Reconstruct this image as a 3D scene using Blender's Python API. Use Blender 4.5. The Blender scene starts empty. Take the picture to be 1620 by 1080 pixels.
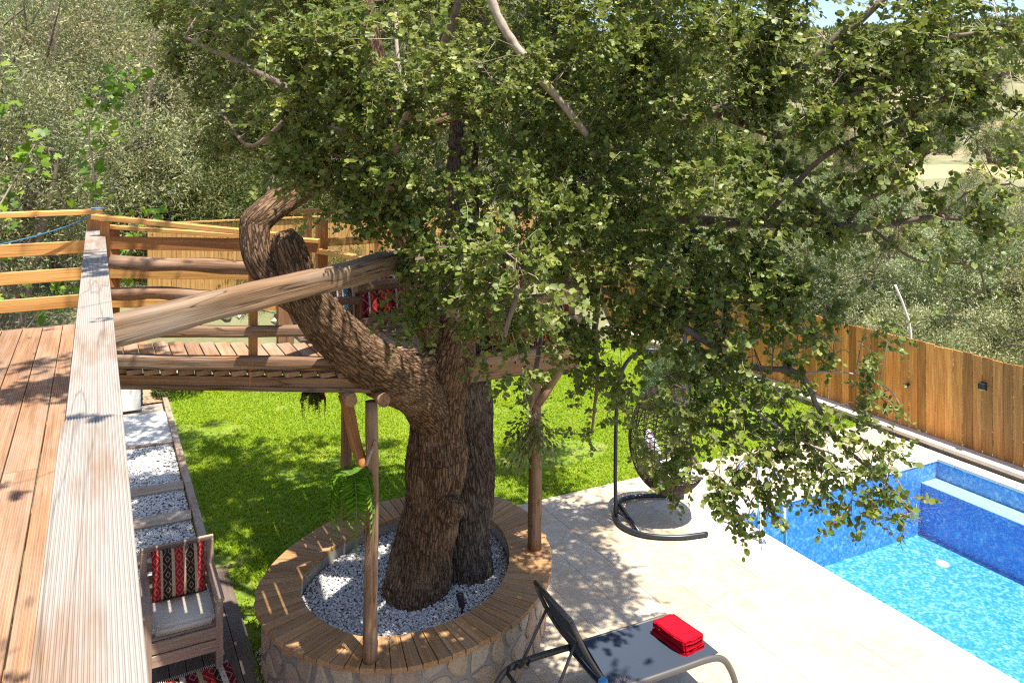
import bpy, bmesh, math, random
import numpy as np
from mathutils import Vector, Matrix
from mathutils import noise as mnoise
R = math.radians
random.seed(11); rng = np.random.default_rng(7)
sc = bpy.context.scene
col = sc.collection

# ---------------------------------------------------------------- camera, world, sun, exposure
cam = bpy.data.objects.new('camera', bpy.data.cameras.new('camera'))
col.objects.link(cam)
cam.data.sensor_width = 36.0
cam.data.lens = 1280 / 1620 * 36.0
cam.data.shift_y = -318 / 1620          # level camera, view shifted down: verticals stay upright
cam.location = (0, 0, 4.6)
cam.rotation_euler = (R(90), 0, -math.atan(660 / 1280))
cam.data.clip_start = 0.05; cam.data.clip_end = 3000
sc.camera = cam
SUN = Vector((.097, -.275, .956)).normalized()
world = bpy.data.worlds.new('World'); sc.world = world; world.use_nodes = True
wn = world.node_tree; wn.nodes.clear()
sky = wn.nodes.new('ShaderNodeTexSky'); sky.sky_type = 'NISHITA'; sky.sun_disc = False
sky.sun_elevation = R(73); sky.sun_rotation = R(160.6); sky.altitude = 300; sky.air_density = 1.0; sky.dust_density = 1.2
bg = wn.nodes.new('ShaderNodeBackground'); bg.inputs['Strength'].default_value = 0.12
wo = wn.nodes.new('ShaderNodeOutputWorld')
wn.links.new(sky.outputs[0], bg.inputs['Color']); wn.links.new(bg.outputs[0], wo.inputs['Surface'])
sd = bpy.data.lights.new('sun', 'SUN'); sd.energy = 5.0; sd.angle = R(0.55); sd.color = (1, .93, .80)
so = bpy.data.objects.new('sun', sd); col.objects.link(so)
so.rotation_euler = SUN.to_track_quat('Z', 'Y').to_euler(); so.location = (5, -10, 30)
sc.view_settings.view_transform = 'Standard'; sc.view_settings.look = 'None'
sc.view_settings.gamma = 1; sc.view_settings.use_curve_mapping = False
sc.view_settings.exposure = 1.1
sc.render.engine = 'CYCLES'
sc.cycles.max_bounces = 8; sc.cycles.diffuse_bounces = 4; sc.cycles.transparent_max_bounces = 12
sc.cycles.transmission_bounces = 4; sc.cycles.glossy_bounces = 3
sc.cycles.sample_clamp_indirect = 5
sc.cycles.use_denoising = False
sc.cycles.filter_width = 1.2

# ---------------------------------------------------------------- node helpers
def newmat(name):
    m = bpy.data.materials.new(name); m.use_nodes = True
    nt = m.node_tree; nt.nodes.clear()
    out = nt.nodes.new('ShaderNodeOutputMaterial')
    b = nt.nodes.new('ShaderNodeBsdfPrincipled')
    nt.links.new(b.outputs[0], out.inputs[0])
    return m, nt, b, out
def N(nt, t, ins=None, **kw):
    n = nt.nodes.new('ShaderNode' + t)
    for k, v in kw.items(): setattr(n, k, v)
    for k, v in (ins or {}).items():
        s = n.inputs[k]
        if isinstance(v, bpy.types.NodeSocket): nt.links.new(v, s)
        else: s.default_value = v
    return n
def rgba(c): return (c[0], c[1], c[2], 1)
def mixc(nt, fac, a, b, mode='MIX'):
    n = nt.nodes.new('ShaderNodeMix'); n.data_type = 'RGBA'; n.blend_type = mode
    for i, v in ((0, fac), (6, a), (7, b)):
        if isinstance(v, bpy.types.NodeSocket): nt.links.new(v, n.inputs[i])
        else: n.inputs[i].default_value = v if i == 0 else (rgba(v) if len(v) == 3 else v)
    return n.outputs[2]
def ramp(nt, fac, stops):
    n = nt.nodes.new('ShaderNodeValToRGB'); cr = n.color_ramp
    while len(cr.elements) < len(stops): cr.elements.new(.5)
    for e, (p, c) in zip(cr.elements, stops):
        e.position = p; e.color = rgba(c) if not isinstance(c, (int, float)) else (c, c, c, 1)
    nt.links.new(fac, n.inputs[0]); return n.outputs[0]
def objcoord(nt, scale=(1, 1, 1), rand=30.0):
    tc = N(nt, 'TexCoord'); oi = N(nt, 'ObjectInfo')
    mu = N(nt, 'Math', {0: oi.outputs['Random'], 1: rand}, operation='MULTIPLY')
    ad = N(nt, 'VectorMath', {0: tc.outputs['Object'], 1: mu.outputs[0]}, operation='ADD')
    mp = N(nt, 'Mapping', {'Vector': ad.outputs[0], 'Scale': scale})
    return mp.outputs[0], oi.outputs['Random']
def noise(nt, vec, scale, detail=4, rough=.55, dist=0):
    return N(nt, 'TexNoise', {'Vector': vec, 'Scale': scale, 'Detail': detail, 'Roughness': rough, 'Distortion': dist}).outputs[0]
def bump(nt, b, h, strength=.3, dist=.005):
    n = N(nt, 'Bump', {'Height': h, 'Strength': strength, 'Distance': dist})
    nt.links.new(n.outputs[0], b.inputs['Normal']); return n

def wood(name, c0, c1, grey=None, greyamt=.0, rough=.7, gs=(22, 1.2, 22), knots=True, vary=.25, bs=.35, crack=0):
    m, nt, b, o = newmat(name)
    v, rnd = objcoord(nt, gs)
    n1 = noise(nt, v, 1.0, 6, .6, .6)
    v2, _ = objcoord(nt, (90, 2.2, 90)); n2 = noise(nt, v2, 1.0, 3, .6)
    c = ramp(nt, n1, [(.3, c1), (.5, [(a + d) / 2 for a, d in zip(c0, c1)]), (.7, c0)])
    c = mixc(nt, ramp(nt, n2, [(.42, .0), (.62, .45)]), c, [x * .45 for x in c1])
    if knots:
        vk, _ = objcoord(nt, (5, 2.1, 5)); vo = N(nt, 'TexVoronoi', {'Vector': vk, 'Scale': 1.0})
        c = mixc(nt, ramp(nt, vo.outputs[0], [(.05, .75), (.12, 0)]), c, [x * .3 for x in c1])
    if grey:
        vg, _ = objcoord(nt, (7, 1.1, 7)); ng = noise(nt, vg, 1.0, 5, .6)
        c = mixc(nt, ramp(nt, ng, [(.52 - greyamt * .3, 0), (.72 - greyamt * .3, min(1, greyamt * 1.6))]), c, grey)
    if crack:
        vc, _ = objcoord(nt, (11, .55, 11)); nc = noise(nt, vc, 1.0, 2, .5, .4)
        ck = ramp(nt, nc, [(.485, 0), (.5, crack), (.515, 0)]); c = mixc(nt, ck, c, [x * .22 for x in c1])
    br = N(nt, 'MapRange', {'Value': rnd, 'To Min': 1 - vary, 'To Max': 1 + vary})
    hs = N(nt, 'HueSaturation', {'Color': c, 'Value': br.outputs[0]})
    nt.links.new(hs.outputs[0], b.inputs['Base Color'])
    b.inputs['Roughness'].default_value = rough; b.inputs['Specular IOR Level'].default_value = .3
    h = N(nt, 'Math', {0: n1, 1: n2}, operation='ADD'); bump(nt, b, h.outputs[0], bs, .004)
    return m
def plain(name, c, rough=.5, metal=0, var=.1, nscale=30, bs=0.1, spec=.4):
    m, nt, b, o = newmat(name)
    v, rnd = objcoord(nt); n = noise(nt, v, nscale, 4)
    cc = mixc(nt, n, [x * (1 - var) for x in c], [min(1, x * (1 + var)) for x in c])
    nt.links.new(cc, b.inputs['Base Color'])
    b.inputs['Roughness'].default_value = rough; b.inputs['Metallic'].default_value = metal
    b.inputs['Specular IOR Level'].default_value = spec
    if bs: bump(nt, b, n, bs, .003)
    return m
def leafmat(name, ca, cb, cc, trans=.35, rough=.45, spec=.35, attr='rnd', objvar=0, back=None):
    m, nt, b, o = newmat(name)
    at = N(nt, 'Attribute', attribute_name=attr)
    c = ramp(nt, at.outputs['Fac'], [(0, ca), (.5, cb), (1, cc)])
    if objvar:
        oi = N(nt, 'ObjectInfo')
        h = N(nt, 'MapRange', {'Value': oi.outputs['Random'], 'To Min': .5 - objvar * .12, 'To Max': .5 + objvar * .06})
        mu = N(nt, 'Math', {0: oi.outputs['Random'], 1: 7.13}, operation='MULTIPLY')
        fr = N(nt, 'Math', {0: mu.outputs[0]}, operation='FRACT')
        v = N(nt, 'MapRange', {'Value': fr.outputs[0], 'To Min': 1 - objvar * .35, 'To Max': 1 + objvar * .35})
        c = N(nt, 'HueSaturation', {'Hue': h.outputs[0], 'Value': v.outputs[0], 'Color': c}).outputs[0]
    if back:
        g = N(nt, 'NewGeometry'); c = mixc(nt, g.outputs['Backfacing'], c, mixc(nt, .6, c, back))
    nt.links.new(c, b.inputs['Base Color'])
    b.inputs['Roughness'].default_value = rough; b.inputs['Specular IOR Level'].default_value = spec
    tr = N(nt, 'BsdfTranslucent', {'Color': mixc(nt, 1.0, c, (1.25, 1.35, .55), 'MULTIPLY')})
    mx = N(nt, 'MixShader', {0: trans, 1: b.outputs[0], 2: tr.outputs[0]})
    nt.links.new(mx.outputs[0], o.inputs[0])
    return m

# ---------------------------------------------------------------- object helpers
WM = {}
def tag(o, label=None, cat=None, group=None, kind=None):
    if label: o['label'] = label
    if cat: o['category'] = cat
    if group: o['group'] = group
    if kind: o['kind'] = kind
    return o
def thing(name, label, cat, loc=(0, 0, 0), rz=0, group=None):
    o = bpy.data.objects.new(name, None); col.objects.link(o)
    o.empty_display_size = .1
    M = Matrix.Translation(loc) @ Matrix.Rotation(rz, 4, 'Z')
    o.matrix_basis = M; WM[o] = M
    return tag(o, label, cat, group)
def link(name, me, mat=None, parent=None, M=None):
    if mat is not None and not me.materials: me.materials.append(mat)
    o = bpy.data.objects.new(name, me); col.objects.link(o)
    M = M or Matrix.Identity(4)
    WM[o] = M
    if parent is not None:
        o.parent = parent; o.matrix_basis = WM[parent].inverted() @ M
    else: o.matrix_basis = M
    return o
def npmesh(name, V, F, smooth=False, attr=None, uv=None):
    """V (n,3); F list of arrays of faces with equal vertex count"""
    me = bpy.data.meshes.new(name)
    V = np.asarray(V, dtype=np.float32)
    Fs = F if isinstance(F, list) else [F]
    Fs = [np.asarray(f, dtype=np.int32) for f in Fs if len(f)]
    nl = sum(f.size for f in Fs); nf = sum(len(f) for f in Fs)
    me.vertices.add(len(V)); me.vertices.foreach_set('co', V.ravel())
    me.loops.add(nl); me.loops.foreach_set('vertex_index', np.concatenate([f.ravel() for f in Fs]))
    me.polygons.add(nf)
    sizes = np.concatenate([np.full(len(f), f.shape[1], dtype=np.int32) for f in Fs])
    starts = np.concatenate([[0], np.cumsum(sizes)[:-1]]).astype(np.int32)
    me.polygons.foreach_set('loop_start', starts)
    if smooth: me.polygons.foreach_set('use_smooth', np.ones(nf, dtype=bool))
    if attr is not None:
        for an, (dom, typ, arr) in attr.items():
            a = me.attributes.new(an, typ, dom)
            a.data.foreach_set('vector' if typ == 'FLOAT_VECTOR' else 'value', np.asarray(arr, dtype=np.float32).ravel())
    me.update(calc_edges=True); me.validate()
    return me
class MB:
    def __init__(s): s.v = []; s.f = []
    def add(s, vs, fs):
        o = len(s.v); s.v += [tuple(v) for v in vs]; s.f += [tuple(i + o for i in f) for f in fs]; return s
    def box(s, c, d, M=None, ch=0):
        x, y, z = d[0] / 2, d[1] / 2, d[2] / 2
        if ch:
            bm = bmesh.new(); bmesh.ops.create_cube(bm, size=1)
            for v in bm.verts: v.co = Vector((v.co.x * d[0], v.co.y * d[1], v.co.z * d[2]))
            bmesh.ops.bevel(bm, geom=bm.edges[:], offset=ch, segments=1, affect='EDGES')
            bm.verts.index_update(); vs = [v.co.copy() for v in bm.verts]; fs = [[q.index for q in f.verts] for f in bm.faces]; bm.free()
        else:
            vs = [Vector((a * x, b * y, e * z)) for a in (-1, 1) for b in (-1, 1) for e in (-1, 1)]
            fs = [(0, 1, 3, 2), (4, 6, 7, 5), (0, 4, 5, 1), (2, 3, 7, 6), (0, 2, 6, 4), (1, 5, 7, 3)]
        if M is not None: vs = [M @ v for v in vs]
        return s.add([v + Vector(c) for v in vs], fs)
    def tube(s, pts, r, n=8, caps=True, closed=False, flat=None):
        pts = [Vector(p) for p in pts]; k = len(pts)
        rs = r if isinstance(r, (list, tuple)) else [r] * k
        up = Vector((0, 0, 1)); vs = []; fs = []; prev = None
        for i, p in enumerate(pts):
            a = pts[(i - 1) % k] if (closed or i) else p; b = pts[(i + 1) % k] if (closed or i < k - 1) else p
            t = (b - a).normalized() if (b - a).length > 1e-9 else Vector((0, 0, 1))
            if prev is None:
                u = t.cross(up);
                if u.length < 1e-3: u = t.cross(Vector((1, 0, 0)))
            else: u = prev - t * prev.dot(t)
            u.normalize(); prev = u; w = t.cross(u)
            for j in range(n):
                an = 2 * math.pi * j / n
                vs.append(p + (u * math.cos(an) + w * math.sin(an) * (flat or 1)) * rs[i])
        m = k if closed else k - 1
        for i in range(m):
            for j in range(n):
                a = i * n + j; b = i * n + (j + 1) % n; i2 = (i + 1) % k
                fs.append((a, b, i2 * n + (j + 1) % n, i2 * n + j))
        if caps and not closed: fs += [tuple(range(n))[::-1], tuple(range((k - 1) * n, k * n))]
        return s.add(vs, fs)
    def build(s, name, mat, parent=None, M=None, smooth=False, local=None):
        me = bpy.data.meshes.new(name); me.from_pydata([tuple(v) for v in s.v], [], s.f); me.update()
        if smooth:
            for p in me.polygons: p.use_smooth = True
        return link(name, me, mat, parent, M)
def frame(p0, p1, up=(0, 0, 1), roll=0):
    p0, p1 = Vector(p0), Vector(p1); y = (p1 - p0).normalized(); z = Vector(up)
    x = y.cross(z)
    if x.length < 1e-4: x = Vector((1, 0, 0))
    x.normalize(); z = x.cross(y)
    M = Matrix((x, y, z)).transposed().to_4x4(); M.translation = (p0 + p1) / 2
    return M @ Matrix.Rotation(roll, 4, 'Y') if roll else M
_cache = {}
def boardmesh(L, w, t, ch=.004, grooves=0, key=''):
    k = (round(L, 3), round(w, 3), round(t, 3), ch, grooves, key)
    if k in _cache: return _cache[k]
    if grooves:
        prof = [(-w / 2, -t / 2)]
        for i in range(grooves):
            a = -w / 2 + w * i / grooves; q = w / grooves
            prof += [(a + q * .06, t / 2 - (.003 if i == 0 else .0022)), (a + q * .26, t / 2), (a + q * .7, t / 2), (a + q * .92, t / 2 - .0026)]
        prof += [(w / 2, t / 2 - .004), (w / 2, -t / 2)]
    else:
        prof = [(-w / 2 + ch, -t / 2), (-w / 2, -t / 2 + ch), (-w / 2, t / 2 - ch), (-w / 2 + ch, t / 2), (w / 2 - ch, t / 2), (w / 2, t / 2 - ch), (w / 2, -t / 2 + ch), (w / 2 - ch, -t / 2)]
    n = len(prof); vs = [(x, -L / 2, z) for x, z in prof] + [(x, L / 2, z) for x, z in prof]
    fs = [(i, (i + 1) % n, n + (i + 1) % n, n + i) for i in range(n)] + [tuple(range(n))[::-1], tuple(range(n, 2 * n))]
    me = bpy.data.meshes.new('board'); me.from_pydata(vs, [], fs)
    bm = bmesh.new(); bm.from_mesh(me); bmesh.ops.recalc_face_normals(bm, faces=bm.faces[:]); bm.to_mesh(me); bm.free(); me.update()
    _cache[k] = me; return me
def board(name, p0, p1, w, t, mat, parent=None, up=(0, 0, 1), ch=.004, grooves=0, roll=0):
    L = (Vector(p1) - Vector(p0)).length
    me = boardmesh(L, w, t, ch, grooves, mat.name)
    return link(name, me, mat, parent, frame(p0, p1, up, roll))
def log(name, p0, p1, r, mat, parent=None, n=12, seg=10, wob=.12, taper=.9, sq=None):
    p0, p1 = Vector(p0), Vector(p1); L = (p1 - p0).length; sd = random.random() * 50
    vs = []; fs = []
    for i in range(seg + 1):
        t = i / seg; y = -L / 2 + L * t; rr = r * (1 + (taper - 1) * t)
        ox = (mnoise.noise((sd, t * 2.2, 1)) * .35) * r; oz = (mnoise.noise((sd, t * 2.2, 9)) * .35) * r
        for j in range(n):
            a = 2 * math.pi * (j + .5) / n; ca, sa = math.cos(a), math.sin(a)
            k = 1
            if sq: k = min(1.3, 1 / max(abs(ca), abs(sa)) ** sq)
            q = rr * k * (1 + wob * mnoise.noise((ca * 1.3 + sd, sa * 1.3, t * L * 3)))
            vs.append((ox + ca * q, y, oz + sa * q))
    for i in range(seg):
        for j in range(n):
            fs.append((i * n + j, i * n + (j + 1) % n, (i + 1) * n + (j + 1) % n, (i + 1) * n + j))
    fs += [tuple(range(n))[::-1], tuple(range(seg * n, seg * n + n))]
    me = bpy.data.meshes.new(name); me.from_pydata(vs, [], fs)
    bm = bmesh.new(); bm.from_mesh(me); bmesh.ops.recalc_face_normals(bm, faces=bm.faces[:]); bm.to_mesh(me); bm.free()
    for p in me.polygons: p.use_smooth = len(p.vertices) == 4
    me.update()
    return link(name, me, mat, parent, frame(p0, p1))
def sheet(name, x0, x1, y0, y1, z, mat, kind='structure', n=1):
    me = npmesh(name, [(x0, y0, z), (x1, y0, z), (x1, y1, z), (x0, y1, z)], np.array([[0, 1, 2, 3]]))
    return tag(link(name, me, mat), kind=kind)
def catmull(pts, n):
    P = [np.array(p, float) for p in pts]; P = [2 * P[0] - P[1]] + P + [2 * P[-1] - P[-2]]; out = []
    for i in range(1, len(P) - 2):
        for k in range(n):
            t = k / n; a, b, c, d = P[i - 1:i + 3]
            out.append(.5 * ((2 * b) + (c - a) * t + (2 * a - 5 * b + 4 * c - d) * t * t + (3 * b - a - 3 * c + d) * t ** 3))
    out.append(P[-2]); return np.array(out)
# numpy gradient noise
_perm = rng.permutation(256); _perm = np.concatenate([_perm, _perm, _perm])
_g = rng.normal(size=(256, 3)); _g /= np.linalg.norm(_g, axis=1)[:, None]
def pnoise(p):
    p = np.asarray(p, float); i = np.floor(p).astype(int); fr = p - i; i &= 255
    u = fr * fr * fr * (fr * (fr * 6 - 15) + 10); tot = 0
    for dx in (0, 1):
        for dy in (0, 1):
            for dz in (0, 1):
                h = _perm[_perm[_perm[i[:, 0] + dx] + i[:, 1] + dy] + i[:, 2] + dz]
                g = _g[h]; d = fr - np.array([dx, dy, dz]); dot = (g * d).sum(1)
                wx = u[:, 0] if dx else 1 - u[:, 0]; wy = u[:, 1] if dy else 1 - u[:, 1]; wz = u[:, 2] if dz else 1 - u[:, 2]
                tot = tot + dot * wx * wy * wz
    return tot
def sstep(a, b, x):
    t = np.clip((np.asarray(x, float) - a) / (b - a), 0, 1); return t * t * (3 - 2 * t)
def polyclip(poly, p, nrm):
    """keep the part of poly with (q-p).nrm <= 0"""
    out = []
    for i in range(len(poly)):
        a, b = poly[i], poly[(i + 1) % len(poly)]
        da = (a[0] - p[0]) * nrm[0] + (a[1] - p[1]) * nrm[1]; db = (b[0] - p[0]) * nrm[0] + (b[1] - p[1]) * nrm[1]
        if da <= 0: out.append(a)
        if da * db < 0:
            t = da / (da - db); out.append((a[0] + (b[0] - a[0]) * t, a[1] + (b[1] - a[1]) * t))
    return out
def stonecells(W_, H_, n, gap, seed, ax=1.0):
    """irregular stones on a W x H strip: list of polygons (shrunk Voronoi cells)"""
    rn = random.Random(seed); pts = []
    tries = 0; dmin = .78 * math.sqrt(W_ * H_ / n)
    while len(pts) < n and tries < 8000:
        tries += 1; p = (rn.uniform(0, W_), rn.uniform(0, H_))
        if all(math.hypot((p[0] - q[0]) * ax, p[1] - q[1]) > dmin for q in pts): pts.append(p)
    cells = []
    for p in pts:
        poly = [(0, 0), (W_, 0), (W_, H_), (0, H_)]
        for q in pts:
            if q is p: continue
            d = (q[0] - p[0], q[1] - p[1]); L = math.hypot(*d)
            if L > 1.2: continue
            nn = (d[0] / L, d[1] / L); g = gap * rn.uniform(.5, 1.5)
            m = (p[0] + d[0] / 2 - nn[0] * g, p[1] + d[1] / 2 - nn[1] * g)
            poly = polyclip(poly, m, nn)
            if len(poly) < 3: break
        if len(poly) < 3: continue
        # round the corners
        rp = []
        for i in range(len(poly)):
            a, b, c = poly[i - 1], poly[i], poly[(i + 1) % len(poly)]
            rp.append((b[0] + (a[0] - b[0]) * .25, b[1] + (a[1] - b[1]) * .25)); rp.append((b[0] + (c[0] - b[0]) * .25, b[1] + (c[1] - b[1]) * .25))
        cells.append(rp)
    return cells
def stone_from(poly, mapf, depth, mat, parent):
    """extrude a cell through mapf(s, z, out) and bulge it"""
    cx = sum(p[0] for p in poly) / len(poly); cz = sum(p[1] for p in poly) / len(poly); n = len(poly)
    vs = [mapf(p[0], p[1], -.02) for p in poly]
    vs += [mapf(p[0], p[1], depth * .55 + random.uniform(-.003, .003)) for p in poly]
    vs += [mapf(cx + (p[0] - cx) * .78, cz + (p[1] - cz) * .78, depth * random.uniform(.85, 1.15)) for p in poly]
    vs.append(mapf(cx, cz, depth * 1.1))
    fs = []
    for i in range(n):
        j = (i + 1) % n
        fs += [(i, j, n + j, n + i), (n + i, n + j, 2 * n + j, 2 * n + i), (2 * n + i, 2 * n + j, 3 * n)]
    c = Vector(mapf(cx, cz, 0)); mb = MB(); mb.add([Vector(v) - c for v in vs], fs)
    return mb.build('stone', mat, parent, Matrix.Translation(c))

# ---------------------------------------------------------------- materials
m_deck = wood('deck_wood', (.39, .235, .14), (.26, .14, .075), grey=(.37, .29, .235), greyamt=.3, rough=.75, vary=.18)
m_plank = wood('weathered_plank', (.32, .205, .125), (.225, .10, .04), grey=(.31, .285, .26), greyamt=.65, crack=.4, rough=.8, vary=.05, gs=(26, 1.0, 26))
m_rail = wood('honey_rail', (.74, .42, .14), (.55, .27, .075), rough=.5, vary=.14)
m_rail2 = wood('brown_rail', (.54, .25, .085), (.36, .145, .045), rough=.6, vary=.14)
m_log = wood('weathered_log', (.34, .20, .12), (.17, .09, .05), grey=(.36, .30, .25), greyamt=.3, crack=.8, rough=.85, vary=.12, gs=(16, 1.6, 16), bs=.7)
m_beam = wood('old_beam', (.31, .195, .115), (.18, .10, .055), grey=(.31, .265, .22), greyamt=.3, crack=.9, rough=.85, vary=.1, gs=(14, 1.0, 14), bs=.7)
m_post = wood('post_wood', (.37, .215, .12), (.23, .12, .065), grey=(.36, .30, .25), greyamt=.2, crack=.8, rough=.8, vary=.1, gs=(14, 1.1, 14), bs=.6)
m_bench = wood('bench_wood', (.53, .30, .135), (.34, .17, .065), grey=(.38, .29, .22), greyamt=.2, rough=.6, vary=.16)
m_fence = wood('fence_wood', (.76, .37, .095), (.50, .19, .042), rough=.6, vary=.42, gs=(20, 1.3, 20))
m_fence2 = wood('pale_fence_wood', (.62, .36, .13), (.45, .235, .075), rough=.6, vary=.12)
m_dark = wood('taupe_decking', (.19, .135, .11), (.12, .08, .062), grey=(.2, .165, .15), greyamt=.3, rough=.7, vary=.1, knots=False)
m_step = wood('step_wood', (.40, .30, .22), (.27, .18, .12), grey=(.42, .37, .32), greyamt=.4, rough=.8, vary=.1)
m_chair = wood('armchair_wood', (.48, .345, .265), (.38, .26, .195), rough=.55, vary=.06, knots=False)
m_dkmetal = plain('dark_metal', (.045, .05, .06), .35, .6, .1, 40, .02)
m_black = plain('black_plastic', (.02, .02, .022), .45, 0, .1)
m_steel = plain('polished_steel', (.75, .75, .74), .18, 1, .03, 20, 0)
m_white = plain('white_paint', (.78, .77, .73), .5, 0, .04, 8, .03)
m_navy = plain('dark_blue_louvre', (.03, .05, .09), .5)
m_conc = plain('pale_concrete', (.50, .50, .50), .85, 0, .12, 14, .25)
m_cap = plain('cap_stone', (.60, .50, .42), .8, 0, .18, 9, .25)
m_soil = plain('dry_earth', (.33, .23, .14), .95, 0, .3, 3, .5)

def stonemat():
    m, nt, b, o = newmat('field_stone'); v, rnd = objcoord(nt, (1, 1, 1))
    c = ramp(nt, rnd, [(0, (.40, .27, .17)), (.25, (.47, .35, .23)), (.45, (.36, .20, .115)), (.62, (.48, .39, .29)), (.8, (.30, .235, .19)), (1, (.46, .28, .185))])
    n = noise(nt, v, 9, 6, .65, .3); c = mixc(nt, ramp(nt, n, [(.4, 0), (.7, .5)]), c, (.55, .46, .35), 'MIX')
    n2 = noise(nt, v, 30, 4, .6); c = mixc(nt, ramp(nt, n2, [(.5, 0), (.75, .6)]), c, (.26, .15, .09))
    nt.links.new(c, b.inputs['Base Color']); b.inputs['Roughness'].default_value = .85
    bump(nt, b, n, .8, .012); return m
m_stone = stonemat()
m_mortar = plain('mortar', (.30, .265, .225), .95, 0, .2, 25, .5)

def travertine():
    m, nt, b, o = newmat('travertine'); v, rnd = objcoord(nt, (1, 1, 1))
    n = noise(nt, v, 3.2, 6, .62, .8); n2 = noise(nt, v, 13, 6, .7, .4); vb, _ = objcoord(nt, (3, 9, 3)); n3 = noise(nt, vb, 1.6, 5, .65, 1.2)
    base = ramp(nt, rnd, [(0, (.52, .42, .29)), (.35, (.56, .475, .36)), (.6, (.47, .36, .235)), (.8, (.56, .49, .39)), (1, (.42, .345, .26))])
    c = mixc(nt, ramp(nt, n, [(.42, 0), (.66, .6)]), base, (.385, .275, .17))
    c = mixc(nt, ramp(nt, n3, [(.35, .6), (.5, 0)]), c, (.60, .55, .475))
    c = mixc(nt, ramp(nt, n2, [(.56, 0), (.72, .55)]), c, (.33, .24, .165))
    nt.links.new(c, b.inputs['Base Color']); b.inputs['Roughness'].default_value = .55
    bump(nt, b, n2, .25, .003); return m
m_trav = travertine()
m_coping = plain('white_coping', (.70, .655, .59), .55, 0, .07, 5, .15)

def mosaic():
    m, nt, b, o = newmat('blue_mosaic'); tc = N(nt, 'TexCoord')
    mp = N(nt, 'Mapping', {'Vector': tc.outputs['Object'], 'Scale': (30, 30, 30)})
    fl = N(nt, 'VectorMath', {0: mp.outputs[0]}, operation='FLOOR')
    w = N(nt, 'TexWhiteNoise', {'Vector': fl.outputs[0]}, noise_dimensions='3D')
    n = noise(nt, tc.outputs['Object'], 13, 3, .6, 1.2)  # soft mottling across the tiles: ripple light put into their blue
    s = N(nt, 'Math', {0: w.outputs[0], 1: .26}, operation='MULTIPLY'); s2 = N(nt, 'Math', {0: n, 1: s.outputs[0]}, operation='ADD')
    c = ramp(nt, s2.outputs[0], [(.34, (.025, .215, .53)), (.56, (.05, .27, .58)), (.74, (.16, .38, .62)), (.92, (.44, .60, .69))])
    nt.links.new(c, b.inputs['Base Color']); b.inputs['Roughness'].default_value = .3
    return m
m_mosaic = mosaic()
def watermat():
    m, nt, b, o = newmat('pool_water'); nt.nodes.remove(b)
    tc = N(nt, 'TexCoord'); n = noise(nt, tc.outputs['Object'], 5.5, 4, .55, .8); n2 = noise(nt, tc.outputs['Object'], 17, 2, .5, .3)
    a = N(nt, 'Math', {0: n, 1: n2}, operation='ADD')
    bp = N(nt, 'Bump', {'Height': a.outputs[0], 'Strength': .55, 'Distance': .03})
    fr = N(nt, 'Fresnel', {'IOR': 1.33, 'Normal': bp.outputs[0]})
    tr = N(nt, 'BsdfTransparent', {'Color': (.74, .91, .985, 1)}); gl = N(nt, 'BsdfGlossy', {'Roughness': .02, 'Normal': bp.outputs[0]})
    mx = N(nt, 'MixShader', {0: fr.outputs[0], 1: tr.outputs[0], 2: gl.outputs[0]}); nt.links.new(mx.outputs[0], o.inputs[0]); return m
m_water = watermat()
def pebmat(name, cols):
    m, nt, b, o = newmat(name); at = N(nt, 'Attribute', attribute_name='rnd')
    c = ramp(nt, at.outputs['Fac'], cols); nt.links.new(c, b.inputs['Base Color']); b.inputs['Roughness'].default_value = .75; return m
m_peb = pebmat('white_pebbles', [(0, (.36, .355, .37)), (.3, (.54, .535, .54)), (.7, (.64, .635, .625)), (1, (.73, .72, .70))])
m_rock = pebmat('pale_rock', [(0, (.42, .37, .32)), (.5, (.60, .57, .52)), (1, (.72, .69, .64))])
m_grass = leafmat('grass_blades', (.16, .27, .006), (.245, .35, .008), (.38, .43, .03), .4, .55, .2)

def hillmat():
    m, nt, b, o = newmat('hill_ground'); tc = N(nt, 'TexCoord'); g = N(nt, 'NewGeometry')
    n = noise(nt, g.outputs['Position'], .045, 6, .6); n2 = noise(nt, g.outputs['Position'], 1.3, 8, .7)
    c = ramp(nt, n2, [(.3, (.20, .15, .09)), (.5, (.36, .27, .16)), (.7, (.47, .38, .25))])
    c = mixc(nt, ramp(nt, n, [(.36, 0), (.5, .8)]), c, (.15, .17, .075))
    nt.links.new(c, b.inputs['Base Color']); b.inputs['Roughness'].default_value = .95; bump(nt, b, n2, .6, .15); return m
m_hill = hillmat()

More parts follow.
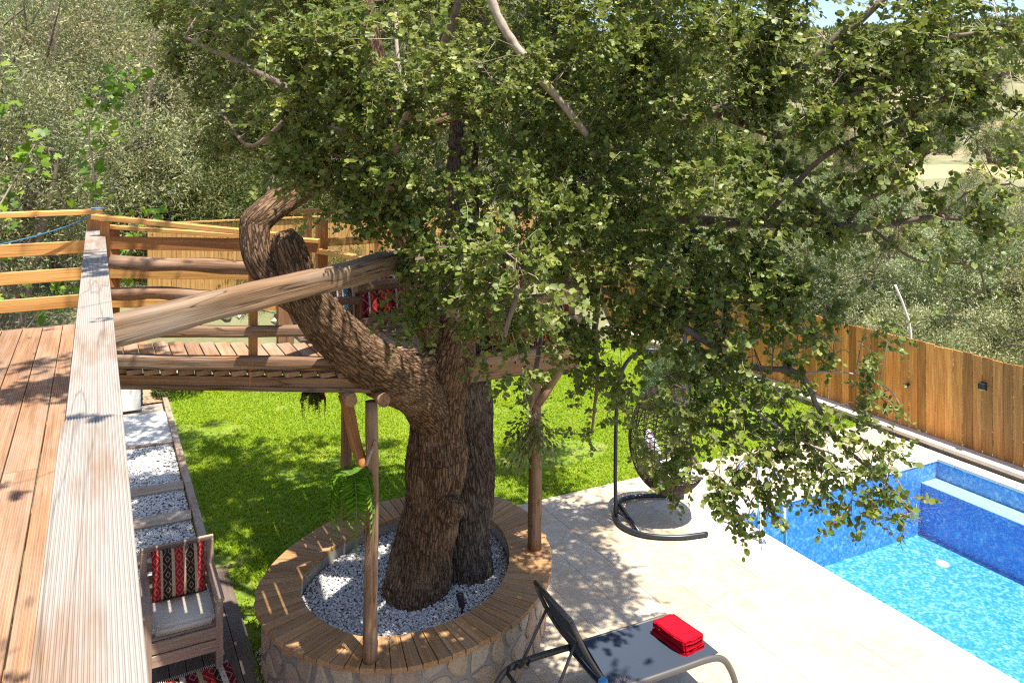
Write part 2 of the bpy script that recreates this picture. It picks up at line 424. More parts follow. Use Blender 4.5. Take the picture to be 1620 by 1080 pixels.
# ---------------------------------------------------------------- terrain
def Zt(x, y):
    x = np.asarray(x, float); y = np.asarray(y, float)
    t = np.where(y > 1, x / np.maximum(y, 1), np.where(x > 0, 9, 0)); w = sstep(.45, .85, t)
    dl = np.maximum(np.maximum(-.15 - x, y - 16.4), 0)
    zl = -1.6 + sstep(0, .9, dl) * 2.5 + .21 * np.minimum(dl, 160) + .1 * np.maximum(dl - 160, 0)
    dr = np.maximum(x - 11.7, 0); r = np.hypot(x, y)
    zr = -1.6 - .7 * sstep(0, 5, dr) + .019 * np.maximum(r - 55, 0) * (r > 55) + 64 * sstep(165, 560, r) + .02 * np.maximum(r - 560, 0)
    z = (1 - w) * zl + w * zr
    return z
def terrain():
    rad = np.concatenate([[0], np.geomspace(2.5, 2400, 110)]); na = 260
    th = np.linspace(0, 2 * np.pi, na, endpoint=False)
    X = (rad[:, None] * np.sin(th)).ravel(); Y = (rad[:, None] * np.cos(th)).ravel()
    # a finer regular patch near the house is merged in by refining the rings
    Z = Zt(X, Y); far = np.hypot(X, Y)
    P = np.stack([X, Y, 0 * X], 1)
    Z += np.where(far > 18, pnoise(P * .05) * np.minimum(far * .012, 5), 0)
    i, j = np.meshgrid(np.arange(len(rad) - 1), np.arange(na), indexing='ij'); i = i.ravel(); j = j.ravel(); k = (j + 1) % na
    F = np.stack([i * na + j, (i + 1) * na + j, (i + 1) * na + k, i * na + k], 1)
    me = npmesh('hillside', np.stack([X, Y, Z], 1), F, smooth=True)
    tag(link('hillside', me, m_hill), kind='structure')
terrain()
def bank():
    xs = np.linspace(-.1, 11.6, 118); ys = np.linspace(16.3, 18.6, 30)
    X, Y = np.meshgrid(xs, ys); X = X.ravel(); Y = Y.ravel()
    Z = .0 + sstep(16.3, 17.6, Y) * 1.15 + .15 * np.maximum(Y - 17.6, 0) - (Y < 16.35) * .3
    Z += pnoise(np.stack([X * 1.6, Y * 1.6, 0 * X], 1)) * .14
    nx, ny = len(xs), len(ys); i, j = np.meshgrid(np.arange(ny - 1), np.arange(nx - 1), indexing='ij'); a = (i * nx + j).ravel()
    me = npmesh('rocky_bank', np.stack([X, Y, Z], 1), np.stack([a, a + 1, a + nx + 1, a + nx], 1), smooth=True)
    tag(link('rocky_bank', me, m_hill), kind='structure')
bank()
def field():
    th = math.atan(660 / 1280); P = []; ds = np.linspace(108, 152, 12); pxs = np.linspace(1395, 1900, 30)
    for d in ds:
        for p in pxs:
            q = d + 7 * math.sin(p * .013) ; la = (p - 810) / 1280 * q; P.append((q * math.sin(th) + la * math.cos(th), q * math.cos(th) - la * math.sin(th)))
    P = np.array(P); a = (np.arange(11)[:, None] * 30 + np.arange(29)[None]).ravel(); far = np.hypot(P[:, 0], P[:, 1])
    z = Zt(P[:, 0], P[:, 1]) + pnoise(np.stack([P[:, 0], P[:, 1], 0 * far], 1) * .05) * np.minimum(far * .012, 5) + .3
    ri = np.arange(len(P)) // 30; z = z - 2.0 * ((ri == 0) | (ri == 11))
    m = plain('dry_grass_ground', (.46, .33, .15), .95, 0, .3, .4, .3)
    tag(link('dry_field', npmesh('dry_field', np.column_stack([P, z]), np.stack([a, a + 1, a + 31, a + 30], 1), smooth=True), m), kind='structure')
field()

# ---------------------------------------------------------------- scatter helpers
ICO = []
_bm = bmesh.new(); bmesh.ops.create_icosphere(_bm, subdivisions=1, radius=1); _bm.verts.index_update()
ICOV = np.array([v.co[:] for v in _bm.verts]); ICOF = np.array([[v.index for v in f.verts] for f in _bm.faces]); _bm.free()
def pebbles(name, pts, rmin, rmax, mat, parent=None, flat=.7):
    n = len(pts); r = rng.uniform(rmin, rmax, n)
    s = rng.uniform(.65, 1.25, (n, 3)) * r[:, None]; s[:, 2] *= flat
    a = rng.uniform(0, 6.28, n); ca, sa = np.cos(a), np.sin(a)
    v = ICOV[None] * s[:, None] * rng.uniform(.8, 1.2, (n, len(ICOV), 1))
    vx = v[..., 0] * ca[:, None] - v[..., 1] * sa[:, None]; vy = v[..., 0] * sa[:, None] + v[..., 1] * ca[:, None]
    tl = rng.normal(0, .3, (n, 1)); vz = v[..., 2] + tl * vx
    V = np.stack([vx, vy, vz], 2) + np.asarray(pts)[:, None]
    F = ICOF[None] + (np.arange(n) * len(ICOV))[:, None, None]
    me = npmesh(name, V.reshape(-1, 3), F.reshape(-1, 3), attr={'rnd': ('FACE', 'FLOAT', np.repeat(rng.random(n), len(ICOF)))})
    return tag(link(name, me, mat, parent), kind='stuff')

# ---------------------------------------------------------------- lawn
def lawnz(x, y): return -.015 - .2 * sstep(10, 14, y) * sstep(6, 11, x)
def lawn():
    xs = np.linspace(1.16, 11.16, 60); ys = np.linspace(6.2, 16.5, 60); X, Y = np.meshgrid(xs, ys); X = X.ravel(); Y = Y.ravel()
    Z = lawnz(X, Y) - .012
    a = (np.arange(59)[:, None] * 60 + np.arange(59)[None]).ravel()
    a = a[~((Y[a] < 8.85) & (X[a] > 4.6)) & ~((Y[a] < 8.2) & (X[a] > 1.9))]
    m, nt, b, o = newmat('lawn_soil'); g = N(nt, 'NewGeometry'); n = noise(nt, g.outputs['Position'], 2.2, 5, .6)
    c = ramp(nt, n, [(.3, (.10, .17, .01)), (.55, (.15, .22, .015)), (.75, (.24, .22, .07))]); nt.links.new(c, b.inputs['Base Color']); b.inputs['Roughness'].default_value = .95
    tag(link('lawn_ground', npmesh('lawn_ground', np.stack([X, Y, Z], 1), np.stack([a, a + 1, a + 61, a + 60], 1), smooth=True), m), kind='structure')
    n = 185000
    x = rng.uniform(1.2, 11.1, n * 2); y = rng.uniform(6.4, 16.4, n * 2)
    bare = pnoise(np.stack([x * .55, y * .55, 0 * x + 3], 1)) + .35 * pnoise(np.stack([x * 2.3, y * 2.3, 0 * x], 1))
    spot = np.hypot((x - 6.0) / .9, (y - 10.3) / .45)
    ok = ((y > 9.03) | (x < 2.2)) & ((bare < .27) | (rng.random(n * 2) < .3)) & ((spot > 1) | (rng.random(n * 2) < .15))
    pl = np.hypot((x - 2.7) / 1.4, (y - 7.2) / 1.4); ok &= pl > 1
    x, y = x[ok][:n], y[ok][:n]; n = len(x)
    h = rng.uniform(.018, .045, n) * (1 + .5 * (pnoise(np.stack([x * 1.5, y * 1.5, 0 * x], 1)))); a = rng.uniform(0, 6.28, n); w = rng.uniform(.006, .014, n)
    lean = rng.uniform(.3, 1.3, n)
    dx, dy = np.cos(a), np.sin(a); z = lawnz(x, y) - .014
    b = np.stack([x, y, z], 1); d = np.stack([dx, dy, 0 * dx], 1); s = np.stack([-dy, dx, 0 * dx], 1); up = np.array([0, 0, 1.0])
    mid = b + d * (h * lean * .4)[:, None] + up * (h * .7)[:, None]; tip = b + d * (h * lean * 1.1)[:, None] + up * (h * 1.0)[:, None]
    V = np.stack([b - s * w[:, None] * .5, b + s * w[:, None] * .5, mid + s * w[:, None] * .6, mid - s * w[:, None] * .6, tip], 1)
    k = np.arange(n)[:, None] * 5
    hue = np.clip(.5 + .5 * pnoise(np.stack([x * .8, y * .8, 0 * x + 7], 1)) + rng.normal(0, .22, n), 0, 1)
    me = npmesh('lawn', V.reshape(-1, 3), [k + np.array([[0, 1, 2, 3]]), k + np.array([[3, 2, 4]])], attr={'rnd': ('FACE', 'FLOAT', np.concatenate([hue, hue]))})
    tag(link('lawn', me, m_grass), kind='stuff')
lawn()

# ---------------------------------------------------------------- patio, coping, pool
m_joint = plain('tile_joint', (.45, .385, .30), .9, 0, .2, 12)
bed = sheet('patio', 2.15, 6.985, 1.0, 9.05, -.008, m_joint)
bed2 = sheet('patio_strip', 6.985, 11.06, 7.6, 9.05, -.008, m_joint)
tile = {}
def tileobj(x0, x1, y0, y1, name='tile', mat=None, parent=None, t=.03, ch=.002):
    k = (round(x1 - x0, 3), round(y1 - y0, 3), name)
    if k not in tile:
        mb = MB(); mb.box((0, 0, 0), (x1 - x0 - .0025, y1 - y0 - .0025, t), ch=ch)
        me = bpy.data.meshes.new(name); me.from_pydata([tuple(v) for v in mb.v], [], mb.f); tile[k] = me
    return link(name, tile[k], mat or m_trav, parent, Matrix.Translation(((x0 + x1) / 2, (y0 + y1) / 2, -t / 2 + random.uniform(-.0012, .0012))))
x1 = 6.62; row = 0
while x1 > 2.3:
    y = 1.1 + (row % 3) * .2
    while y < 9.04:
        L = random.choice([.61, .61, .61, .405]); yy = min(y + L, 9.045)
        if 9.045 - yy < .12: yy = 9.045
        if not (x1 < 3.7 and 6.2 < y < 8.2 and x1 > 2.0 and (x1 - 2.7) ** 2 + (y - 7.2) ** 2 < 1.0): tileobj(x1 - .405, x1, y, yy, parent=bed)
        y = yy
    x1 -= .405; row += 1
y1 = 9.045; row = 0
while y1 > 8.0:
    x = 6.62 + (row % 2) * .3; y0 = max(y1 - .405, 7.95)
    if y0 - 7.95 < .1: y0 = 7.95
    if row % 2: tileobj(6.62, 6.92, y0, y1, parent=bed2)
    while x < 11.06:
        xx = min(x + .61, 11.06)
        tileobj(x, xx, y0, y1, parent=bed2); x = xx
    y1 = y0; row += 1
y = 7.95
while y > .5: tileobj(6.62, 6.99, y - .62, y, 'coping_slab', m_coping, bed, .05, .008); y -= .62
x = 6.99
while x < 10.84: tileobj(x, min(x + .62, 10.85), 7.59, 7.95, 'coping_slab', m_coping, bed2, .05, .008); x += .62
y = 7.95
while y > .5: tileobj(10.845, 11.06, y - .62, y, 'coping_slab', m_coping, bed2, .05, .008); y -= .62
mb = MB()
PX0, PX1, PY0, PY1, PZ = 7.0, 10.85, .4, 7.6, -1.02
mb.add([(PX0, PY0, PZ), (PX1, PY0, PZ), (PX1, PY1, PZ), (PX0, PY1, PZ)], [(0, 1, 2, 3)])
for (a, b_) in (((PX0, PY0), (PX0, PY1)), ((PX0, PY1), (PX1, PY1)), ((PX1, PY1), (PX1, PY0)), ((PX1, PY0), (PX0, PY0))):
    mb.add([(a[0], a[1], PZ), (b_[0], b_[1], PZ), (b_[0], b_[1], -.035), (a[0], a[1], -.035)], [(0, 1, 2, 3)])
mb.box(((10.5 + PX1) / 2, (PY0 + PY1) / 2, (PZ - .30) / 2 - .0), (PX1 - 10.5 - .004, PY1 - PY0 - .004, -.30 - PZ - .004))
tag(mb.build('pool_basin', m_mosaic), kind='structure')
m_ledge = plain('pale_blue_mosaic', (.46, .58, .66), .4, 0, .35, 26, 0)
mb = MB(); mb.box(((10.5 + PX1) / 2 - .01, (PY0 + PY1) / 2, -.292), (PX1 - 10.5 - .01, PY1 - PY0 - .01, .014)); tag(mb.build('pool_ledge', m_ledge), kind='structure')
wn_ = 40
tag(link('pool_water', npmesh('pool_water', [(PX0, PY0, -.055), (PX1, PY0, -.055), (PX1, PY1, -.055), (PX0, PY1, -.055)], np.array([[0, 1, 2, 3]])), m_water), kind='structure')
dr = thing('pool_drain', 'small round white fitting on the pool floor under the water', 'drain', (10.0, 6.93, PZ))
mb = MB(); mb.tube([(0, 0, .001), (0, 0, .018)], [.085, .075], 20); mb.build('cover', m_white, dr, WM[dr])
mb = MB(); mb.tube([(0, 0, .018), (0, 0, .022)], [.03, .028], 12); mb.build('cap', m_conc, dr, WM[dr])
# ladder
ld = thing('pool_ladder', 'polished steel ladder with two hooped rails at the pool corner behind the leaves', 'ladder', (6.86, 7.15, 0))
for y in (6.93, 7.38):
    pts = catmull([(6.80, y, .0), (6.80, y, .45), (6.84, y, .66), (6.98, y, .74), (7.12, y, .66), (7.16, y, .45), (7.16, y, -.2), (7.16, y, -.9)], 5)
    mb = MB(); mb.tube(pts, .021, 12); rl = mb.build('rail', m_steel, ld, smooth=True)
    mb = MB(); mb.tube([(6.80, y, 0.001), (6.80, y, .02)], [.05, .04], 14); mb.build('foot_plate', m_steel, rl)
for z in (-.25, -.5, -.75):
    mb = MB(); mb.box((7.16, 7.155, z), (.07, .44, .02), ch=.005); mb.build('tread', m_steel, ld)

# ---------------------------------------------------------------- fence on the right, its kerb wall
fr_ = thing('board_fence', 'long honey brown fence of upright boards along the right side of the pool', 'fence', (11.33, 9, .1))
y = 2.2; k = 0
while y < 18.0:
    w_ = random.uniform(.135, .15); top = 1.49 + random.uniform(-.012, .012)
    L = top - .11
    board('fence_board', (11.345 + random.uniform(-.004, .004), y + w_ / 2, .11), (11.345, y + w_ / 2, .11 + round(L, 2)), round(w_, 2) - .005, .022, m_fence, fr_, up=(-1, 0, 0), ch=.008)
    y += round(w_, 2) + .001; k += 1
for z in (.4, 1.2): board('fence_rail', (11.385, 2.2, z), (11.385, 18, z), .08, .04, m_fence, fr_, up=(1, 0, 0))
kw = thing('kerb_wall', 'low stone wall with pale cap slabs at the foot of the right fence', 'wall', (11.2, 9, -.3))
mb = MB(); mb.box((11.26, 10.1, -.7), (.24, 15.9, 1.5)); mb.build('core', m_mortar, kw)
y = 2.2
while y < 18:
    L = random.uniform(.9, 1.2); mb = MB(); mb.box((0, 0, 0), (.36, L - .006, .055), ch=.006)
    mb.build('cap_slab', m_cap, kw, Matrix.Translation((11.255, y + L / 2, .078))); y += L
for c in stonecells(8.2, .42, 60, .012, 4):
    stone_from(c, lambda s, z, o: (11.14 - o, 9.1 + s, -.38 + z), .03, m_stone, kw)
lp = thing('wall_lamp', 'small square black lamp fixed high on the right fence boards', 'lamp', (11.33, 7.21, 1.08))
mb = MB(); mb.box((11.325, 7.21, 1.08), (.02, .09, .11), ch=.003); mb.build('back_plate', m_black, lp)
mb = MB(); mb.box((11.285, 7.21, 1.085), (.07, .085, .085), ch=.006); mb.build('lamp_body', m_black, lp)
mb = MB(); mb.box((11.285, 7.21, 1.038), (.045, .055, .012)); mb.build('lens', m_white, lp)
s2_ = thing('fence_spot', 'tiny round silver spotlight on the right fence left of the square lamp', 'lamp', (11.33, 8.42, .78))
mb = MB(); mb.tube([(11.335, 8.42, .78), (11.25, 8.42, .77)], [.02, .035], 12); mb.build('shade', m_black, s2_, smooth=False)
mb = MB(); mb.tube([(11.25, 8.42, .77), (11.245, 8.42, .77)], [.03, .02], 12); mb.build('lens', m_steel, s2_)
# back fence
bf = thing('board_fence', 'pale yellow fence of upright boards on the rocky bank behind the tree platform', 'fence', (5, 18, 1.2))
x = .95
while x < 11.2:
    zb = 1.15; board('fence_board', (x + .045, 18.0, zb), (x + .045, 18.0, 2.86 + random.uniform(-.01, .01)), .088, .02, m_fence2, bf, up=(0, -1, 0), ch=.003); x += .091
board('top_rail', (.9, 18.0, 2.9), (11.2, 18.0, 2.9), .10, .035, m_fence2, bf)

# ---------------------------------------------------------------- ground level path and lower deck on the left
pth = sheet('gravel_path', .18, 1.05, 9.2, 15.6, -.03, m_mortar)
px = rng.uniform(.2, 1.04, 9000); py = rng.uniform(9.25, 13.4, 9000)
pebbles('path_gravel', np.stack([px, py, np.full(9000, -.018) + rng.uniform(0, .012, 9000)], 1), .010, .02, m_peb)
for i, (yc, w_) in enumerate(((13.36, .07), (11.62, .26), (10.66, .28), (9.74, .30))):
    o = board('path_board', (.17, yc + .02, .0), (1.05, yc - .03, .0), w_, .05, m_step)
    o['label'] = ('narrow timber edging at the end of the white slab', 'grey timber step across the white gravel farthest from the armchair', 'middle grey timber step across the white gravel', 'grey timber step across the white gravel nearest the armchair')[i]
    tag(o, cat='step', group='timber steps in the gravel path')
sl = MB(); sl.box((.62, 14.15, -.03), (.9, 1.5, .08), ch=.01); tag(sl.build('path_slab', m_conc), 'pale concrete slab in front of the white box, dappled by tree shade', 'paving slab')
kb = thing('lawn_edging', 'weathered timber edging between the gravel path and the lawn', 'edging', (1.1, 12, 0))
y = 9.35
while y < 16: board('edging_board', (1.105, y, .01), (1.105, min(y + 2.2, 16), .01), .085, .09, m_step, kb); y += 2.204
ac = thing('cabinet_box', 'white box with dark blue louvres at the far end of the gravel path', 'cabinet', (.45, 15.1, 0))
mb = MB(); mb.box((.3, 15.35, .36), (.8, .45, .68), ch=.012); mb.build('body', m_white, ac)
mb = MB(); mb.box((.16, 15.12, .36), (.012, .012, .6)); mb.build('door_gap', m_conc, ac)
for i in range(7):
    mb = MB(); mb.box((.712, 15.32, .1 + i * .085), (.025, .4, .045), Matrix.Rotation(R(25), 4, 'Y')); mb.build('louvre', m_navy, ac)
sheet('path_end', .0, 1.1, 15.5, 16.4, .0, m_soil)
gd = thing('garden_deck', 'dark taupe ground level timber deck under the armchair', 'deck', (.7, 7, 0))
for i in range(8):
    x = 1.20 - i * .14
    board('deck_board', (x, 2.0, -.012), (x, 9.2, -.012), .134, .024, m_dark, gd, grooves=10)
sheet('under_deck', -2.6, 1.28, 1.5, 9.25, -.06, m_soil)
n = 3200; pebbles('edge_gravel', np.stack([rng.uniform(1.28, 2.0, n), rng.uniform(4.0, 7.6, n), rng.uniform(-.03, .0, n)], 1), .009, .018, m_peb)
sheet('edge_strip', 1.27, 2.16, 3.0, 9.04, -.045, m_soil)

# ---------------------------------------------------------------- planter: stone wall, timber bench, gravel
OUT = [(1.25, 7.27), (1.30, 6.70), (1.52, 6.27), (1.87, 5.95), (2.28, 5.82), (2.80, 5.88), (3.27, 6.09), (3.71, 6.47), (4.0, 7.0), (4.12, 7.6), (4.0, 8.15), (3.55, 8.5), (2.98, 8.62), (2.45, 8.52), (1.92, 8.24), (1.48, 7.8)]
INN = [(1.62, 7.27), (1.65, 6.83), (1.84, 6.45), (2.02, 6.31), (2.32, 6.22), (2.72, 6.25), (3.08, 6.40), (3.38, 6.68), (3.60, 7.05), (3.72, 7.5), (3.66, 7.88), (3.38, 8.13), (2.95, 8.2), (2.55, 8.12), (2.14, 7.93), (1.80, 7.62)]
def closed(P, n):
    P = [np.array(p) for p in P]; k = len(P); o = []
    for i in range(k):
        a, b, c, d = P[i - 1], P[i], P[(i + 1) % k], P[(i + 2) % k]
        for j in range(n):
            t = j / n; o.append(.5 * (2 * b + (c - a) * t + (2 * a - 5 * b + 4 * c - d) * t * t + (3 * b - a - 3 * c + d) * t ** 3))
    return np.array(o)
CO, CI = closed(OUT, 20), closed(INN, 20)
sl_ = np.linalg.norm(np.roll(CO, -1, 0) - CO, axis=1); SA = np.concatenate([[0], np.cumsum(sl_)]); PER = SA[-1]
def along(C, s):
    s = s % PER; i = int(np.searchsorted(SA, s, 'right') - 1); i = min(i, len(C) - 1); t = (s - SA[i]) / sl_[i]
    return C[i] * (1 - t) + C[(i + 1) % len(C)] * t
pl = thing('planter_bench', 'oval stone planter with a timber bench rim around the oak', 'planter', (2.7, 7.2, 0))
# core wall (mortar) inner + outer face
WO = [along(CO, s) for s in np.linspace(0, PER, 160, endpoint=False)]; WI = [along(CI, s) for s in np.linspace(0, PER, 160, endpoint=False)]
cen = np.array([2.7, 7.22])
vs = []; fs = []
for a, b_ in zip(WO, WI):
    d = (cen - a) / np.linalg.norm(cen - a); o1 = a + d * .06; i1 = b_ - d * .0
    vs += [(o1[0], o1[1], -.05), (o1[0], o1[1], .556), (i1[0], i1[1], .556), (i1[0], i1[1], .3)]
for i in range(160):
    j = (i + 1) % 160
    for q in range(3): fs.append((i * 4 + q, j * 4 + q, j * 4 + q + 1, i * 4 + q + 1))
mb = MB(); mb.add(vs, fs); mb.build('wall_core', m_mortar, pl)
def wallmap(s, z, o):
    a = along(CO, s); a2 = along(CO, s + .02); t = (a2 - a); t = t / np.linalg.norm(t); nrm = np.array([-t[1], t[0]])
    if np.dot(nrm, a - cen) < 0: nrm = -nrm
    q = a + nrm * (o - .06); return (q[0], q[1], .0 + z)
for c in stonecells(PER, .55, 112, .02, 9): stone_from(c, wallmap, .02, m_stone, pl)
nb = 74; s = 0
for i in range(nb):
    ds = PER / nb; g = .004; e = random.uniform(-.008, .008)
    A, B_, C_, D_ = along(CO, s + g), along(CO, s + ds - g), along(CI, s + ds - g), along(CI, s + g)
    def ext(p, q, k): d = (p - q) / np.linalg.norm(p - q); return p + d * k
    A, B_ = ext(A, D_, .02 + e), ext(B_, C_, .02 + e)
    c = (A + B_ + C_ + D_) / 4; mid = (A + B_) / 2 - (C_ + D_) / 2; ang = math.atan2(mid[1], mid[0]) - math.pi / 2
    M = Matrix.Translation((c[0], c[1], .58)) @ Matrix.Rotation(ang, 4, 'Z'); Mi = M.inverted()
    top = [Mi @ Vector((p[0], p[1], .60)) for p in (A, B_, C_, D_)]; ctr = sum(top, Vector()) / 4
    vs = [Vector((v.x, v.y, -.02)) for v in top] + [Vector((v.x, v.y, .016)) for v in top] + [ctr + Vector(((v.x - ctr.x) * .95, (v.y - ctr.y) * .985, 0)) for v in top]
    for v in vs[8:]: v.z = .02
    fs = [(3, 2, 1, 0)] + [(q, (q + 1) % 4, 4 + (q + 1) % 4, 4 + q) for q in range(4)] + [(4 + q, 4 + (q + 1) % 4, 8 + (q + 1) % 4, 8 + q) for q in range(4)] + [(8, 9, 10, 11)]
    if i % 1 == 0:
        mb = MB(); mb.add(vs, fs); ob = mb.build('bench_board', m_bench, pl, M)
        bm = bmesh.new(); bm.from_mesh(ob.data); bmesh.ops.recalc_face_normals(bm, faces=bm.faces[:]); bm.to_mesh(ob.data); bm.free()
    s += ds
# gravel fill
vs = [(p[0], p[1], .44) for p in WI]; me = npmesh('gravel_bed', vs + [(cen[0], cen[1], .44)], np.array([[i, (i + 1) % 160, 160] for i in range(160)]))
tag(link('gravel_bed', me, m_mortar), kind='structure')
pp = []
WIa = np.array(WI); angs = np.arctan2(WIa[:, 1] - cen[1], WIa[:, 0] - cen[0]); rads = np.hypot(WIa[:, 1] - cen[1], WIa[:, 0] - cen[0]); od = np.argsort(angs)
n = 26000; x = rng.uniform(1.5, 3.9, n); y = rng.uniform(6.1, 8.3, n); rr = np.interp(np.arctan2(y - cen[1], x - cen[0]), angs[od], rads[od], period=2 * np.pi)
ok = np.hypot(x - cen[0], y - cen[1]) < rr - .015; x, y = x[ok], y[ok]
pebbles('white_gravel', np.stack([x, y, .445 + rng.uniform(0, .028, len(x)) + .02 * pnoise(np.stack([x * 3, y * 3, 0 * x], 1))], 1), .009, .0175, m_peb)
gs_ = thing('garden_spotlight', 'small black spotlight standing in the white gravel at the trunk foot', 'lamp', (2.86, 6.50, .46))
mb = MB(); mb.tube([(2.86, 6.50, .42), (2.86, 6.50, .54)], .012, 8); mb.build('stake', m_black, gs_)
mb = MB(); mb.tube([(2.86, 6.50, .52), (2.85, 6.53, .62)], [.028, .034], 14); mb.build('lamp_head', m_black, gs_)
mb = MB(); mb.tube([(2.85, 6.53, .6205), (2.85, 6.5305, .6225)], [.027, .025], 14); mb.build('lens', m_steel, gs_)

# ---------------------------------------------------------------- raised deck with its railing (camera stands here)
dk = thing('raised_deck', 'raised timber deck in the left foreground with wide grooved handrail plank', 'deck', (-.6, 4, 3.06))
for i in range(16):
    x = -.165 - i * .143
    yj = random.uniform(1.5, 5.5)
    board('deck_board', (x, -1.2, 3.048), (x, round(yj, 1) - .002, 3.048), .137, .025, m_deck, dk, grooves=14)
    board('deck_board', (x, round(yj, 1) + .002, 3.048), (x, 7.72, 3.048), .137, .025, m_deck, dk, grooves=14)
for y in np.arange(-.8, 7.7, 1.2): board('joist', (-2.4, y, 2.95), (-.02, y, 2.95), .06, .16, m_rail2, dk)
board('edge_beam', (-.05, -1.2, 2.93), (-.05, 7.74, 2.93), .05, .2, m_rail2, dk)
board('edge_beam', (-2.4, 7.76, 2.95), (0, 7.76, 2.95), .05, .2, m_rail2, dk)
for x, y in ((-.05, .1), (-.05, 3.9), (-.05, 7.6), (-2.3, 7.6), (-2.3, .1), (-2.3, 3.9)):
    board('deck_post', (x - .06, y, -.4 if x > -1 else .3), (x - .06, y, 2.83), .1, .1, m_rail2, dk, up=(0, 1, 0))
# handrail plank in two lengths, slightly out of line
board('handrail_plank', (-.011, -.9, 3.834), (-.006, 2.46, 3.834), .149, .036, m_plank, dk, grooves=20)
board('handrail_plank', (-.001, 2.466, 3.831), (.004, 7.70, 3.831), .140, .036, m_plank, dk, grooves=20)
for y in (.4, 2.46, 4.9, 7.3):
    board('rail_post', (-.005, y, 2.85), (-.005, y, 3.812), .09, .07, m_rail2, dk, up=(0, 1, 0))
for z in (3.2, 3.42, 3.64): board('rail_board', (-.055, -.9, z), (-.055, 7.68, z), .026, .1, m_rail, dk)
board('corner_post', (-.01, 7.78, 2.85), (-.01, 7.78, 3.97), .1, .1, m_rail2, dk, up=(0, 1, 0))
board('top_rail', (-2.4, 7.78, 3.99), (.06, 7.78, 3.99), .11, .042, m_rail, dk)
for z in (3.70, 3.475, 3.25): board('rail_board', (-2.4, 7.735, z), (-.04, 7.735, z), .024, .105, m_rail, dk)
board('rail_post', (-1.5, 7.78, 2.85), (-1.5, 7.78, 3.97), .09, .09, m_rail2, dk, up=(0, 1, 0))
# blue rope
mr = plain('blue_rope', (.05, .17, .30), .8)
pts = catmull([(-2.3, 7.66, 3.86), (-1.4, 7.66, 3.68), (-.7, 7.66, 3.76), (-.25, 7.67, 3.87), (-.03, 7.70, 3.96)], 8)
mb = MB(); mb.tube(pts, .006, 6); tag(mb.build('rope', mr, smooth=True), 'thin blue rope sagging under the far left top rail and tied to its corner post', 'rope')
mb = MB(); mb.box((.02, 7.78, 4.018), (.10, .07, .012), ch=.003); tag(mb.build('cloth', plain('blue_cloth', (.16, .32, .55), .9)), 'small folded blue cloth on top of the railing corner', 'cloth')

# ---------------------------------------------------------------- tree platform: walkway and lower seating floor on posts
tp = thing('tree_platform', 'rustic timber walkway and platform on posts around the oak trunk', 'platform', (1.9, 7, 2.6))
ZW = 2.80
def fy(x): return 7.07 + (x - .15) * (6.15 - 7.07) / 1.59
x = .10
while x < 1.98:
    y0 = fy(x + .05) + random.uniform(-.008, .008)
    board('floor_board', (x + .055, y0, ZW - .018), (x + .055, y0 + 1.02, ZW - .018), .111, .036, m_deck, tp, ch=.004); x += .121
board('edge_beam', (.12, fy(.12) + .05, ZW - .095), (1.9, fy(1.9) + .05, ZW - .095), .06, .10, m_post, tp)
board('edge_batten', (.12, fy(.12) + .005, ZW - .135), (1.9, fy(1.9) + .005, ZW - .135), .02, .035, m_beam, tp)
for x in (.25, .8, 1.35, 1.75, 1.97): log('joist', (x, fy(x) + (-.06 if x > 1.5 else .6), ZW - .19), (x + .05, fy(x) + 1.1, ZW - .19), .052, m_post, tp)
# near railing along the front edge
def np_(t, z, o=0): return (.15 + 1.59 * t, 7.07 - .92 * t + o, z)
log('log_rail', np_(-.02, 3.645), np_(.80, 3.60), .058, m_log, tp, wob=.3, seg=14)
log('log_rail', np_(-.02, 3.40), np_(.72, 3.385), .052, m_log, tp, wob=.3, seg=14)
log('beam_rail', np_(.02, 3.10), np_(.97, 3.12), .044, m_log, tp, n=20, sq=.95, wob=.1)
log('beam_rail', np_(-.02, 2.868), np_(.96, 2.872), .052, m_log, tp, n=20, sq=.95, wob=.16, seg=14)
board('top_rail', np_(-.1, 4.0), np_(.72, 3.86), .075, .04, m_rail, tp)
board('rail_post', np_(.60, 2.66, .06), np_(.60, 3.84, .06), .062, .062, m_rail2, tp, up=(0, 1, 0))
board('rail_post', np_(-.05, 2.7, .06), np_(-.05, 3.96, .06), .07, .07, m_rail2, tp, up=(0, 1, 0))
# far railing
def fp_(t, z, o=0): return (.12 + 1.75 * t, 8.12 - .95 * t + o, z)
board('top_rail', fp_(-.06, 3.83), fp_(.95, 3.70), .07, .035, m_rail, tp)
board('rail_board', fp_(-.04, 3.68), fp_(.95, 3.655), .024, .115, m_rail2, tp)
board('rail_board', fp_(-.04, 3.405), fp_(.95, 3.39), .024, .085, m_rail, tp)
board('rail_board', fp_(-.04, 3.14), fp_(.95, 3.12), .024, .08, m_rail, tp)
board('rail_post', fp_(.80, 2.7, .03), fp_(.80, 3.66, .03), .14, .09, m_post, tp, up=(0, 1, 0))
board('rail_post', fp_(.02, 2.7, .05), fp_(.02, 3.8, .05), .09, .09, m_rail2, tp, up=(0, 1, 0))
